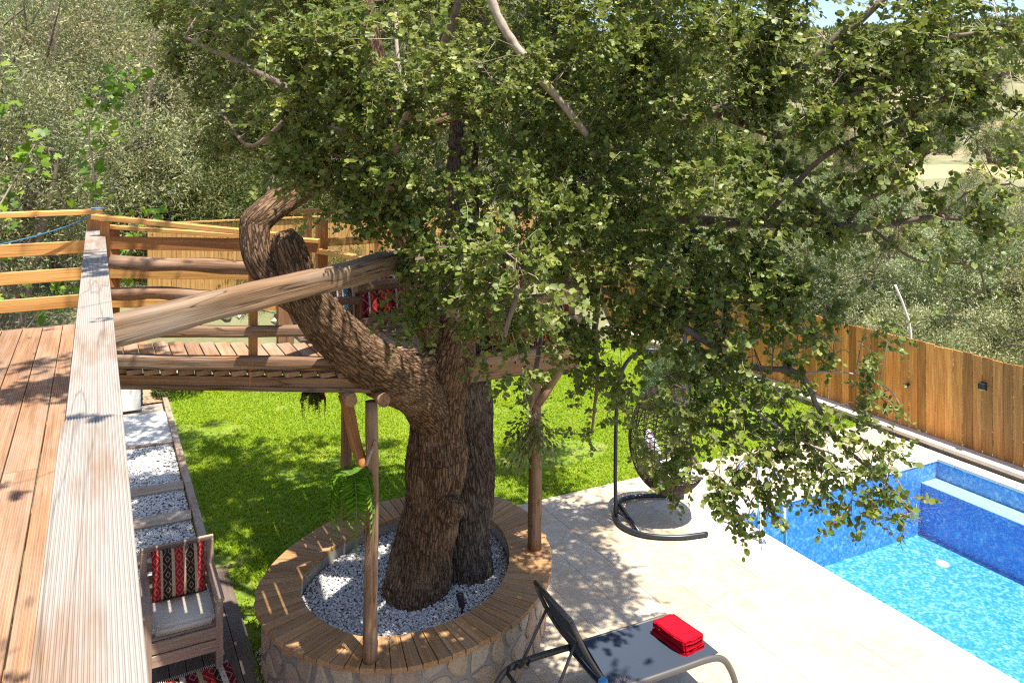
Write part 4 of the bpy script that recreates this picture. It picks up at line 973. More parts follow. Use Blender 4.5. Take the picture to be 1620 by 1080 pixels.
CLUSTERS=[(0.99,10.18,5.95,0.37,1),(0.92,10.16,5.43,0.31,1),(1.22,9.27,4.99,0.41,1),(0.89,5.28,5.25,0.36,1),(1.43,8.32,4.52,0.31,1),(1.06,5.19,4.89,0.32,1),(1.18,5.36,4.46,0.21,1),(1.30,5.01,5.24,0.36,1),(1.48,5.09,4.81,0.33,1),(1.42,5.17,4.49,0.25,1),(1.64,5.06,4.28,0.25,1),(1.72,4.80,5.24,0.36,1),(1.91,4.86,4.77,0.37,1),(1.99,4.83,4.36,0.33,1),(1.51,5.19,4.09,0.17,1),(1.82,5.08,4.02,0.19,1),(2.14,4.58,5.08,0.36,1),(2.43,4.71,4.61,0.37,1),(2.19,4.50,4.22,0.27,1),(1.18,10.02,6.46,0.52,1),(0.66,10.29,6.13,0.31,1),(1.39,9.75,5.78,0.44,1),(1.97,4.27,3.96,0.20,1),(2.09,3.98,3.89,0.21,1),(1.98,4.61,3.79,0.16,1),(2.53,4.32,4.02,0.29,1),(2.12,4.19,3.58,0.18,1),(2.27,5.13,3.47,0.17,1),(1.91,5.09,3.43,0.16,1),(1.87,5.22,3.32,0.11,1),(2.33,4.31,3.34,0.15,1),(2.39,4.96,3.21,0.13,1),(2.04,5.08,3.54,0.15,1),(2.87,5.27,2.69,0.09,1),(2.67,4.81,3.02,0.09,1),(3.03,4.74,3.51,0.24,1),(3.22,4.86,3.11,0.20,1),(3.29,5.05,2.73,0.15,1),(3.30,5.16,2.37,0.09,1),(2.78,4.42,3.88,0.28,1),(3.13,4.35,3.82,0.33,1),(3.28,4.49,3.36,0.24,1),(3.25,4.63,2.95,0.13,1),(3.27,4.62,2.73,0.10,1),(2.92,4.80,5.13,0.39,1),(3.11,4.70,4.70,0.39,1),(2.81,4.63,4.31,0.34,1),(3.25,4.51,5.21,0.39,1),(3.41,4.32,4.78,0.38,1),(3.24,4.29,4.28,0.37,1),(3.43,4.08,5.22,0.37,1),(3.58,3.89,4.77,0.36,1),(3.37,3.89,4.18,0.35,1),(3.23,3.85,3.80,0.27,1),(3.43,3.63,3.74,0.24,1),(3.30,3.70,3.48,0.19,1),(3.10,3.92,3.19,0.13,1),(3.10,3.69,2.92,0.18,1),(3.00,3.85,2.75,0.14,1),(3.26,3.61,3.18,0.18,1),(3.29,3.48,2.92,0.21,1),(3.13,3.56,2.72,0.19,1),(3.27,3.38,2.69,0.15,1),(3.05,3.83,2.54,0.09,1),(3.33,3.35,2.52,0.08,1),(3.47,3.27,2.88,0.19,1),(3.57,3.11,2.84,0.17,1),(3.73,3.03,2.96,0.13,1),(3.72,2.92,2.74,0.13,1),(3.85,2.85,2.61,0.07,1),(3.72,3.15,3.13,0.11,1),(3.89,3.06,3.17,0.11,1),(3.51,3.14,2.72,0.10,1),(3.53,3.36,3.10,0.13,1),(3.62,3.03,2.67,0.10,1),(3.75,2.96,2.91,0.12,1),(3.36,3.33,2.80,0.14,1),(3.65,3.75,5.19,0.35,1),(3.83,3.42,5.21,0.32,1),(4.08,3.18,5.19,0.28,0.85),(4.28,2.97,5.11,0.23,0.85),(4.50,2.85,5.18,0.18,0.85),(4.65,2.78,5.29,0.11,0.85),(3.67,3.51,4.76,0.32,1),(3.92,3.27,4.72,0.28,0.85),(4.12,3.05,4.79,0.20,0.85),(4.34,2.94,4.82,0.16,0.85),(4.50,2.85,4.86,0.13,0.85),(4.63,2.79,4.98,0.11,0.85),(3.57,3.56,4.31,0.30,1),(3.50,3.60,3.97,0.28,1),(3.69,3.39,3.95,0.20,1),(3.54,3.46,3.69,0.18,1),(3.75,3.35,3.65,0.13,1),(3.92,3.27,4.41,0.13,0.85),(4.09,3.07,4.50,0.13,0.85),(4.28,2.97,4.63,0.14,0.85),(4.44,2.89,4.63,0.11,0.85),(4.16,2.92,4.08,0.12,0.85),(4.06,3.08,4.14,0.06,0.85),(4.52,2.73,4.36,0.16,0.85),(4.53,2.73,4.10,0.17,0.85),(4.36,2.82,3.89,0.11,0.85),(4.41,2.79,3.75,0.08,0.85),(3.94,3.14,3.85,0.11,0.85),(4.28,2.86,4.33,0.12,0.85),(4.15,3.03,4.32,0.11,0.85),(4.44,2.78,4.57,0.12,0.85),(3.99,3.12,4.43,0.12,0.85),(4.31,2.84,4.19,0.07,0.85),(3.88,3.17,3.46,0.11,0.85),(3.74,3.25,3.39,0.09,1),(3.72,3.37,4.28,0.18,1),(3.97,3.02,3.55,0.05,0.85),(4.66,2.77,4.75,0.07,0.85),(3.88,3.29,5.01,0.26,0.85),(4.18,3.02,5.29,0.22,0.85),(3.47,3.84,4.45,0.27,1),(3.79,3.34,4.20,0.15,0.85),(3.71,3.32,4.63,0.18,1),(3.99,3.12,4.82,0.17,0.85),(4.19,2.90,4.99,0.15,0.85),(3.83,3.20,4.48,0.15,0.85),(4.00,3.00,4.66,0.14,0.85),(4.22,2.89,5.17,0.16,0.85),(4.41,2.79,5.06,0.13,0.85),(3.85,3.30,4.19,0.12,0.85),(3.62,3.42,4.17,0.18,1),(3.91,3.05,4.17,0.10,0.85),(3.29,4.04,3.41,0.17,1),(3.40,3.87,3.53,0.16,1),(3.43,3.63,3.43,0.14,1),(3.57,3.56,3.58,0.15,1),(3.61,3.43,3.36,0.11,1),(3.30,3.70,3.29,0.16,1),(3.25,3.95,3.26,0.15,1),(3.25,4.17,3.61,0.18,1),(3.43,3.52,3.29,0.11,1),(3.29,3.43,2.58,0.10,1),(3.24,3.50,2.63,0.10,1),(3.72,3.37,3.47,0.10,1),(3.62,3.42,3.65,0.14,1),(3.20,3.75,3.11,0.13,1),(1.28,8.34,4.89,0.34,1),(1.55,8.15,4.71,0.34,1),(1.94,7.83,4.92,0.37,1),(1.16,9.53,5.39,0.42,1),(1.08,5.35,4.46,0.21,1),(1.17,5.14,5.01,0.28,1),(1.35,5.21,4.57,0.21,1),(1.59,5.03,4.69,0.24,1),(1.39,8.28,5.24,0.38,1),(1.51,5.19,4.24,0.14,1),(1.69,5.09,4.15,0.14,1),(1.38,5.03,5.09,0.28,1),(3.29,4.16,3.47,0.18,1),(3.33,3.91,3.65,0.18,1),(3.40,3.65,3.56,0.17,1),(3.26,4.28,3.26,0.13,1),(3.23,4.52,3.17,0.13,1),(3.52,3.47,3.47,0.11,1),(3.19,4.43,5.49,0.34,1),(3.42,4.20,5.56,0.33,1),(3.65,3.97,5.46,0.33,1),(3.97,3.80,5.50,0.30,1),(4.13,3.50,5.47,0.27,0.85),(4.36,3.27,5.45,0.23,0.85),(4.57,3.05,5.39,0.21,0.85),(4.49,3.20,5.41,0.19,0.85),(4.77,2.94,5.36,0.15,0.85),(4.23,3.22,5.21,0.19,0.85),(4.54,2.95,5.05,0.15,0.85),(4.22,3.34,5.03,0.23,0.85),(4.43,3.11,4.94,0.17,0.85),(3.96,3.58,5.00,0.27,1),(3.79,3.90,4.97,0.28,1),(3.31,4.26,4.98,0.29,1),(1.36,5.26,4.34,0.17,1),(1.54,5.22,4.27,0.19,1),(1.66,4.99,4.47,0.24,1),(1.26,5.20,4.63,0.20,1),(1.48,5.09,4.53,0.18,1),(1.17,5.31,4.34,0.11,1),(1.79,4.99,4.24,0.18,1),(1.95,4.85,4.14,0.18,1),(1.98,4.61,4.02,0.16,1),(2.43,4.37,4.18,0.27,1),(1.99,4.83,3.65,0.20,1),(2.03,4.35,3.74,0.19,1),(2.12,4.19,3.95,0.20,1),(2.30,4.21,3.67,0.17,1),(2.14,4.41,3.50,0.15,1),(2.28,4.34,3.31,0.11,1),(1.99,4.94,3.86,0.17,1),(1.93,5.14,3.67,0.15,1),(1.84,5.13,3.51,0.12,1),(2.99,4.76,3.30,0.20,1),(3.23,4.75,2.96,0.14,1),(3.14,4.91,2.98,0.14,1),(3.32,4.93,2.63,0.11,1),(2.98,4.43,3.78,0.23,1),(3.26,4.06,3.89,0.24,1),(3.40,3.76,3.84,0.21,1),(3.03,3.95,2.92,0.10,1),(3.11,4.25,2.66,0.09,1),(3.13,3.79,3.03,0.13,1),(3.43,3.52,3.07,0.13,1),(3.93,3.15,4.28,0.09,0.85),(4.47,7.31,4.36,0.59,0.7),(3.64,4.98,3.99,0.47,0.7),(2.85,5.33,4.83,0.40,0.7),(3.12,5.15,5.90,0.57,0.7),(2.37,9.07,6.26,0.57,0.7),(5.03,7.55,6.27,0.52,0.7),(1.32,8.24,5.77,0.35,0.7),(3.90,5.85,5.53,0.55,0.7),(3.26,6.80,5.67,0.53,0.7),(3.66,4.93,4.18,0.55,0.7),(1.40,9.47,6.37,0.40,0.7),(5.48,7.32,3.67,0.44,0.7),(2.98,8.01,5.09,0.38,0.7),(5.28,7.12,4.16,0.36,0.7),(5.17,5.31,6.24,0.50,0.7),(6.37,6.79,5.78,0.49,0.7),(1.44,8.49,6.31,0.60,0.7),(2.09,9.23,6.87,0.48,0.7),(3.04,7.32,5.96,0.56,0.7),(5.38,5.75,6.53,0.56,0.7),(3.35,5.41,4.30,0.46,0.7),(3.62,7.95,3.46,0.59,0.7),(3.46,7.59,5.21,0.47,0.7),(3.72,6.05,5.08,0.37,0.7),(2.62,8.52,4.21,0.44,0.7),(5.16,6.59,4.26,0.52,0.7),(5.04,6.69,5.61,0.42,0.7),(3.57,7.40,4.28,0.42,0.7),(4.77,7.23,5.31,0.51,0.7),(5.11,6.43,5.64,0.53,0.7),(5.69,6.85,5.71,0.57,0.7),(5.12,7.56,3.50,0.48,0.7),(4.02,7.69,6.34,0.58,0.7),(3.57,7.50,4.53,0.53,0.7),(4.40,6.73,5.40,0.54,0.7),(3.24,5.18,4.48,0.39,0.7),(3.45,5.12,4.70,0.47,0.7),(3.49,5.81,4.82,0.58,0.7),(3.35,8.02,6.52,0.44,0.7),(3.72,6.92,5.64,0.59,0.7),(5.57,6.80,5.46,0.51,0.7),(2.85,7.42,6.26,0.49,0.7),(1.55,8.17,4.93,0.39,0.7),(3.80,6.15,3.97,0.46,0.7),(2.46,8.99,5.98,0.44,0.7),(3.57,8.45,5.88,0.47,0.7),(3.62,5.94,5.23,0.55,0.7),(5.03,6.07,6.62,0.42,0.7),(4.90,5.11,4.30,0.42,0.7),(4.14,6.94,5.23,0.50,0.7),(5.06,6.88,6.46,0.43,0.7),(3.24,6.15,5.53,0.48,0.7),(3.53,7.61,5.63,0.50,0.7),(3.95,6.99,4.48,0.47,0.7),(5.13,5.52,5.42,0.56,0.7),(2.17,8.62,5.89,0.37,0.7),(4.87,5.80,4.53,0.42,0.7),(4.03,5.19,3.98,0.47,0.7),(3.36,6.21,5.09,0.39,0.7),(3.10,5.40,4.25,0.41,0.7),(5.27,6.42,4.21,0.36,0.7),(5.39,7.56,3.47,0.53,0.7),(4.45,7.02,3.67,0.38,0.7),(3.36,5.60,5.27,0.51,0.7),(1.34,8.13,6.52,0.54,0.7),(5.06,5.69,6.18,0.43,0.7),(4.58,7.77,5.25,0.44,0.7),(4.71,7.60,5.19,0.49,0.7),(4.05,6.65,5.86,0.41,0.7),(3.89,5.23,4.99,0.41,0.7),(3.64,5.18,4.64,0.52,0.7),(1.45,8.14,6.32,0.41,0.7),(4.82,5.43,5.13,0.55,0.7),(2.44,9.00,6.61,0.52,0.7),(5.19,6.32,6.29,0.44,0.7),(2.19,7.83,5.67,0.44,0.7),(3.22,8.08,6.44,0.51,0.7),(5.57,6.94,5.42,0.48,0.7),(4.21,7.24,4.92,0.45,0.7),(4.58,6.08,6.60,0.57,0.7),(3.48,9.36,6.42,0.37,0.6),(2.21,9.77,7.03,0.43,0.6),(3.95,8.55,6.98,0.41,0.6),(2.15,9.42,6.65,0.45,0.6),(1.90,9.92,5.18,0.54,0.6),(3.66,9.29,5.81,0.54,0.6),(2.08,9.62,5.77,0.48,0.6),(3.53,8.63,6.92,0.35,0.6),(2.42,9.73,7.25,0.54,0.6),(2.81,9.71,6.71,0.41,0.6),(3.50,8.54,5.62,0.40,0.6),(3.78,9.70,5.17,0.44,0.6),(3.98,8.01,7.19,0.51,0.6),(2.99,9.84,7.43,0.55,0.6),(2.93,8.64,6.43,0.36,0.6),(4.69,10.01,6.45,0.36,0.6),(2.46,9.71,7.31,0.36,0.6),(2.43,9.47,6.40,0.36,0.6),(1.82,9.45,5.04,0.45,0.6),(2.64,8.77,6.02,0.41,0.6),(2.38,11.16,6.31,0.47,0.6),(3.66,8.06,6.70,0.46,0.6),(3.07,9.34,6.03,0.48,0.6),(3.61,8.87,5.19,0.44,0.6),(3.68,8.32,6.73,0.41,0.6),(2.27,10.94,5.65,0.41,0.6),(2.08,9.49,7.14,0.37,0.6),(2.82,9.11,5.97,0.36,0.6),(3.46,8.66,7.19,0.41,0.6),(2.81,9.59,7.21,0.41,0.6),(4.23,10.14,6.26,0.48,0.6),(3.83,9.12,6.05,0.51,0.6),(3.80,9.91,5.15,0.49,0.6),(2.51,9.64,5.45,0.38,0.6),(1.93,9.61,6.94,0.49,0.6),(2.79,10.52,7.52,0.46,0.6),(3.12,10.85,5.44,0.47,0.6),(2.40,9.64,6.37,0.42,0.6),(2.06,11.07,6.16,0.50,0.6),(1.96,9.35,6.06,0.49,0.6),(3.27,10.36,5.20,0.37,0.6),(2.69,9.76,5.21,0.44,0.6),(6.10,8.55,5.60,0.43,0.6),(6.68,8.68,4.99,0.49,0.6),(6.14,8.25,6.68,0.36,0.6),(6.05,9.11,5.48,0.53,0.6),(5.50,8.66,4.89,0.47,0.6),(6.47,8.54,6.62,0.48,0.6),(6.10,8.21,6.81,0.52,0.6),(5.74,8.75,4.97,0.49,0.6),(5.96,8.04,4.52,0.54,0.6),(6.27,8.33,7.36,0.49,0.6),(5.92,8.09,5.48,0.36,0.6),(6.34,8.82,4.95,0.43,0.6),(1.79,10.00,5.23,0.43,0.6),(1.38,9.99,6.90,0.44,0.6),(1.53,9.20,6.62,0.52,0.6),(1.71,9.66,5.96,0.40,0.6),(1.58,9.23,5.29,0.39,0.6),(1.37,12.76,7.15,0.42,0.6),(1.74,11.45,7.19,0.54,0.6),(1.38,9.71,6.91,0.48,0.6),(1.16,11.56,6.68,0.47,0.6),(2.05,11.53,7.04,0.40,0.6),(1.21,9.91,5.71,0.45,0.6),(1.28,12.12,6.47,0.51,0.6),(1.12,12.42,6.63,0.53,0.6),(1.26,12.62,6.48,0.54,0.6),(1.82,10.39,5.27,0.38,0.6),(1.91,11.04,7.29,0.50,0.6),(1.41,11.32,7.01,0.36,0.6),(1.83,10.26,6.73,0.51,0.6),(0.83,5.87,8.60,0.51,0.6),(3.57,5.39,6.24,0.41,0.6),(3.46,4.62,7.68,0.43,0.6),(2.83,7.82,7.76,0.46,0.6),(3.79,5.02,6.00,0.57,0.6),(0.19,4.77,7.27,0.56,0.6),(0.66,4.89,6.93,0.42,0.6),(1.59,7.88,7.88,0.44,0.6),(0.38,7.15,8.00,0.51,0.6),(0.92,7.17,7.52,0.63,0.6),(2.13,8.11,7.14,0.60,0.6),(3.31,6.04,6.15,0.46,0.6),(1.30,9.38,6.65,0.56,0.6),(2.45,9.13,7.66,0.41,0.6),(3.88,6.55,7.84,0.58,0.6),(0.20,4.76,8.09,0.50,0.6),(3.45,4.75,6.76,0.45,0.6),(0.75,4.55,7.61,0.47,0.6),(3.03,5.04,7.52,0.42,0.6),(3.95,7.44,7.20,0.47,0.6),(2.11,9.85,7.17,0.45,0.6),(1.96,9.54,7.02,0.56,0.6),(3.66,6.22,8.39,0.53,0.6),(0.65,8.29,8.13,0.43,0.6),(3.99,5.15,6.34,0.42,0.6),(1.67,7.87,8.54,0.44,0.6),(1.21,7.71,7.85,0.52,0.6),(1.57,9.09,7.96,0.48,0.6),(2.87,7.23,8.08,0.55,0.6),(3.14,5.29,7.38,0.40,0.6),(-0.20,1.60,6.20,0.42,0.45),(-0.50,2.60,6.40,0.42,0.45),(-0.10,3.30,6.30,0.42,0.45),(-0.90,1.00,6.60,0.42,0.45),(-0.70,3.90,6.60,0.42,0.45),(-1.30,2.20,6.60,0.42,0.45)]
BRANCHES=[('pale',0.03,0.022,[(2.22,4.71,5.62),(2.35,4.64,5.30),(2.51,4.56,5.05),(2.76,4.54,4.79),(3.02,4.63,4.54),(3.51,5.17,4.22),(3.74,5.84,3.75)]),
('pale',0.018,0.013,[(1.24,5.32,4.72),(1.49,5.25,4.64),(1.79,5.26,4.60),(2.01,5.26,4.63),(2.03,5.25,4.78),(1.92,5.31,4.92),(1.87,5.33,5.11),(1.88,5.44,5.50)]),
('dark',0.032,0.007,[(3.45,6.44,3.36),(3.56,5.37,3.41),(3.34,4.35,3.48),(3.21,3.97,3.46),(3.33,3.79,3.36),(3.47,3.61,3.26),(3.60,3.38,3.26),(3.63,3.31,3.15),(3.66,3.18,2.95),(3.79,3.00,2.77),(3.85,2.85,2.62)]),
('dark',0.045,0.01,[(3.80,6.25,3.98),(3.69,4.74,4.03),(3.72,3.82,4.08),(3.90,3.39,4.09),(4.01,3.22,4.09),(4.25,2.99,4.16),(4.53,2.73,4.14)]),
('dark',0.014,0.006,[(3.96,3.36,4.09),(3.98,3.24,4.24),(4.13,3.10,4.37),(4.23,2.99,4.57)]),
('pale',0.011,0.005,[(3.25,3.95,3.43),(3.21,3.91,3.25),(3.21,3.86,3.00),(3.08,3.81,2.81)]),
('pale',0.011,0.005,[(3.28,3.88,3.41),(3.22,3.80,3.17),(3.23,3.68,2.97),(3.32,3.46,2.81)]),
('pale',0.012,0.005,[(3.33,3.79,3.36),(3.30,3.64,3.16),(3.48,3.38,2.95),(3.62,3.14,2.87)]),
('pale',0.006,0.003,[(3.60,3.38,3.26),(3.80,3.22,3.28),(3.91,3.05,3.23),(3.98,3.01,3.13)]),
('dark',0.07,0.016,[(3.80,6.37,4.73),(3.93,5.29,4.71),(3.95,4.49,4.79),(3.90,3.73,5.01),(4.01,3.44,5.22),(4.23,3.22,5.51)]),
('dark',0.03,0.008,[(3.95,4.49,4.79),(3.82,3.66,4.63),(4.00,3.34,4.87),(4.25,2.99,5.15),(4.57,2.82,5.25)]),
('dark',0.02,0.006,[(3.72,3.82,4.08),(3.83,3.42,4.49),(4.08,3.18,4.68),(4.34,2.94,4.86),(4.63,2.79,5.00)]),
('dark',0.012,0.005,[(4.25,2.99,4.16),(4.34,2.82,4.33),(4.53,2.73,4.36)]),
('dark',0.01,0.004,[(4.01,3.22,4.09),(4.15,3.03,3.92),(4.34,2.82,3.90),(4.41,2.79,3.73)]),
('dark',0.05,0.012,[(3.78,6.38,4.38),(2.88,5.49,4.08),(2.35,4.64,3.88),(2.17,4.17,3.76),(2.12,4.19,3.47)]),
('dark',0.03,0.008,[(3.56,5.37,3.41),(3.24,4.97,3.23),(3.26,4.96,2.86),(3.27,5.06,2.45)]),
('dark',0.05,0.015,[(2.38,6.65,4.01),(2.05,7.04,4.55),(1.70,7.45,4.96),(1.23,8.03,5.33),(0.77,8.49,5.60)]),
('dark',0.03,0.01,[(1.70,7.45,4.96),(1.32,7.87,4.55),(1.08,8.22,4.86)]),
('dark',0.05,0.015,[(2.28,6.70,4.50),(2.28,5.80,5.09),(2.26,5.25,5.50),(2.29,5.12,6.01)]),
('dark',0.03,0.01,[(3.29,6.51,3.30),(3.01,5.42,3.16),(2.80,5.08,2.89),(2.87,5.27,2.59)]),
('dark',0.04,0.012,[(2.91,6.49,2.95),(2.44,5.94,3.36),(2.23,5.94,3.28),(2.18,6.08,3.06)])]
LIMBS=[[(2.54,7.01,0.16,0.406),(2.6,7.01,0.41,0.313),(2.67,6.97,0.79,0.266),(2.74,6.93,1.25,0.261),(2.78,6.91,1.6,0.282),(2.78,6.91,1.95,0.25),(2.79,6.91,2.29,0.261),(2.86,6.87,2.58,0.271),(2.94,6.81,2.88,0.208),(3.16,6.64,3.18,0.171),(3.47,6.48,3.46,0.155),(3.75,6.39,3.77,0.14),(3.83,6.41,4.32,0.126),(3.81,6.47,5.02,0.116),(4,6.6,5.69,0.103),(4.21,6.83,6.74,0.09),(4.36,6.98,8.58,0.069)],
[(2.77,6.9,2.04,0.208),(2.5,6.7,2.4,0.225),(2.12,6.33,2.7,0.213),(1.75,6.02,3,0.186),(1.49,5.93,3.28,0.159),(1.33,5.89,3.54,0.14),(1.26,5.88,3.75,0.126),(1.22,5.9,3.88,0.11),(1.2,5.9,3.95,0.069)],
[(1.45,5.95,3.35,0.126),(1.24,5.94,3.51,0.115),(1.1,5.96,3.65,0.102),(1.03,5.99,3.79,0.098),(1.03,6.05,3.98,0.103),(1.05,6.06,4.02,0.107),(1.21,6.13,4.13,0.11),(1.41,6.25,4.23,0.105),(1.72,6.43,4.4,0.091),(2.16,6.65,4.58,0.082),(2.67,6.5,4.77,0.064),(3.35,6.15,4.99,0.044)],
[(2.94,6.81,2.65,0.198),(2.69,6.83,2.9,0.133),(2.52,6.8,3.15,0.111),(2.44,6.73,3.61,0.1),(2.31,6.69,4.28,0.084),(2.19,6.75,5.16,0.069),(2.04,6.82,6.25,0.054),(1.99,6.85,7.45,0.039)]]

# ---------------------------------------------------------------- generic leaf builders
CAMP = np.array([0, 0, 4.6])
def norm(a): return a / np.maximum(np.linalg.norm(a, axis=-1, keepdims=True), 1e-9)
LEAF8V = np.array([(0, 0, 0), (.34, 0, -.035), (.7, 0, -.03), (1, 0, .02), (.28, .24, .03), (.68, .27, .035), (.28, -.24, .03), (.68, -.27, .035)])
LEAF8T = [np.array([[0, 1, 4], [2, 3, 5], [0, 6, 1], [2, 7, 3]]), np.array([[1, 2, 5, 4], [1, 6, 7, 2]])]
def leafcloud(name, P, D, Nn, S, mat, parent=None, rnd=None, width=1.0, fold=1.0, lod=0):
    """P base points, D direction, Nn normal, S length"""
    n = len(P); D = norm(D); B = norm(np.cross(Nn, D)); Z = np.cross(D, B)
    if lod == 0: tv, tf = LEAF8V, LEAF8T
    else: tv, tf = np.array([(0, 0, 0), (.5, .27, .05), (1, 0, 0), (.5, -.27, .05)]), [np.array([[0, 2, 1], [0, 3, 2]])]
    V = (P[:, None] + (D[:, None] * tv[None, :, 0, None] + B[:, None] * tv[None, :, 1, None] * width + Z[:, None] * tv[None, :, 2, None] * fold) * S[:, None, None])
    k = (np.arange(n) * len(tv))[:, None, None]
    F = [(f[None] + k).reshape(-1, f.shape[1]) for f in tf]
    if rnd is None: rnd = rng.random(n)
    at = np.concatenate([np.repeat(rnd, len(f)) for f in tf])
    me = npmesh(name, V.reshape(-1, 3), F, attr={'rnd': ('FACE', 'FLOAT', at)})
    return tag(link(name, me, mat, parent), kind='stuff')
def thintubes(name, polys, r0, r1, mat, parent, kind='stuff'):
    """polys (n,k,3) three-sided tapering twigs"""
    n, k, _ = polys.shape; t = norm(polys[:, -1] - polys[:, 0]); u = norm(np.cross(t, np.array([.3, .5, .81]))); w = np.cross(t, u)
    V = np.zeros((n, k, 3, 3)); rr = np.linspace(1, 0, k)
    for j in range(3):
        a = 2 * np.pi * j / 3
        off = u * np.cos(a) + w * np.sin(a)
        V[:, :, j] = polys + off[:, None] * (r1 + (r0 - r1) * rr)[None, :, None]
    base = np.arange(n)[:, None, None] * (k * 3); f = []
    for i in range(k - 1):
        for j in range(3): f.append([i * 3 + j, i * 3 + (j + 1) % 3, (i + 1) * 3 + (j + 1) % 3, (i + 1) * 3 + j])
    F = (np.array(f)[None] + base).reshape(-1, 4)
    return tag(link(name, npmesh(name, V.reshape(-1, 3), F, smooth=True), mat, parent), kind=kind)

# ---------------------------------------------------------------- bark
def barkmat(name, c0, c1, c2):
    m, nt, b, o = newmat(name); at = N(nt, 'Attribute', attribute_name='bark'); v = at.outputs['Vector']
    mp = N(nt, 'Mapping', {'Vector': v, 'Scale': (46, 46, 8)})
    d = noise(nt, mp.outputs[0], .8, 3); dv = N(nt, 'VectorMath', {0: mp.outputs[0], 1: N(nt, 'Math', {0: d, 1: 1.6}, operation='MULTIPLY').outputs[0]}, operation='ADD')
    vo = N(nt, 'TexVoronoi', {'Vector': dv.outputs[0], 'Scale': .9}, feature='DISTANCE_TO_EDGE')
    n2 = noise(nt, mp.outputs[0], 2.6, 6, .65); n3 = noise(nt, v, 3.2, 4, .6)
    c = ramp(nt, n2, [(.3, c1), (.52, c0), (.72, c2)])
    c = mixc(nt, ramp(nt, vo.outputs[0], [(.02, .85), (.16, 0)]), c, [x * .28 for x in c1])
    c = mixc(nt, ramp(nt, n3, [(.5, 0), (.72, .5)]), c, [x * 1.25 for x in c2])
    nt.links.new(c, b.inputs['Base Color']); b.inputs['Roughness'].default_value = .92; b.inputs['Specular IOR Level'].default_value = .2
    h = N(nt, 'Math', {0: ramp(nt, vo.outputs[0], [(0, 0), (.22, 1)]), 1: n2}, operation='ADD'); bump(nt, b, h.outputs[0], .9, .014); return m
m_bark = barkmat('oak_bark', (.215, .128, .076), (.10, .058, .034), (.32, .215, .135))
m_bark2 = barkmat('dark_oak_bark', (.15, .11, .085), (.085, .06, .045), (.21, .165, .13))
def simplebark(name, c0, c1):
    m, nt, b, o = newmat(name); v, r = objcoord(nt); n = noise(nt, v, 24, 5, .65); n2 = noise(nt, v, 5, 3)
    c = ramp(nt, n, [(.35, c1), (.65, c0)]); c = mixc(nt, ramp(nt, n2, [(.4, 0), (.7, .5)]), c, [x * 1.3 for x in c0]); nt.links.new(c, b.inputs['Base Color']); b.inputs['Roughness'].default_value = .9; bump(nt, b, n, .6, .004); return m
m_twd = simplebark('dark_branch_bark', (.20, .15, .115), (.10, .072, .055))
m_twp = simplebark('pale_branch_bark', (.44, .36, .30), (.24, .18, .14))
m_twig = plain('twig_bark', (.30, .235, .175), .9, 0, .3)
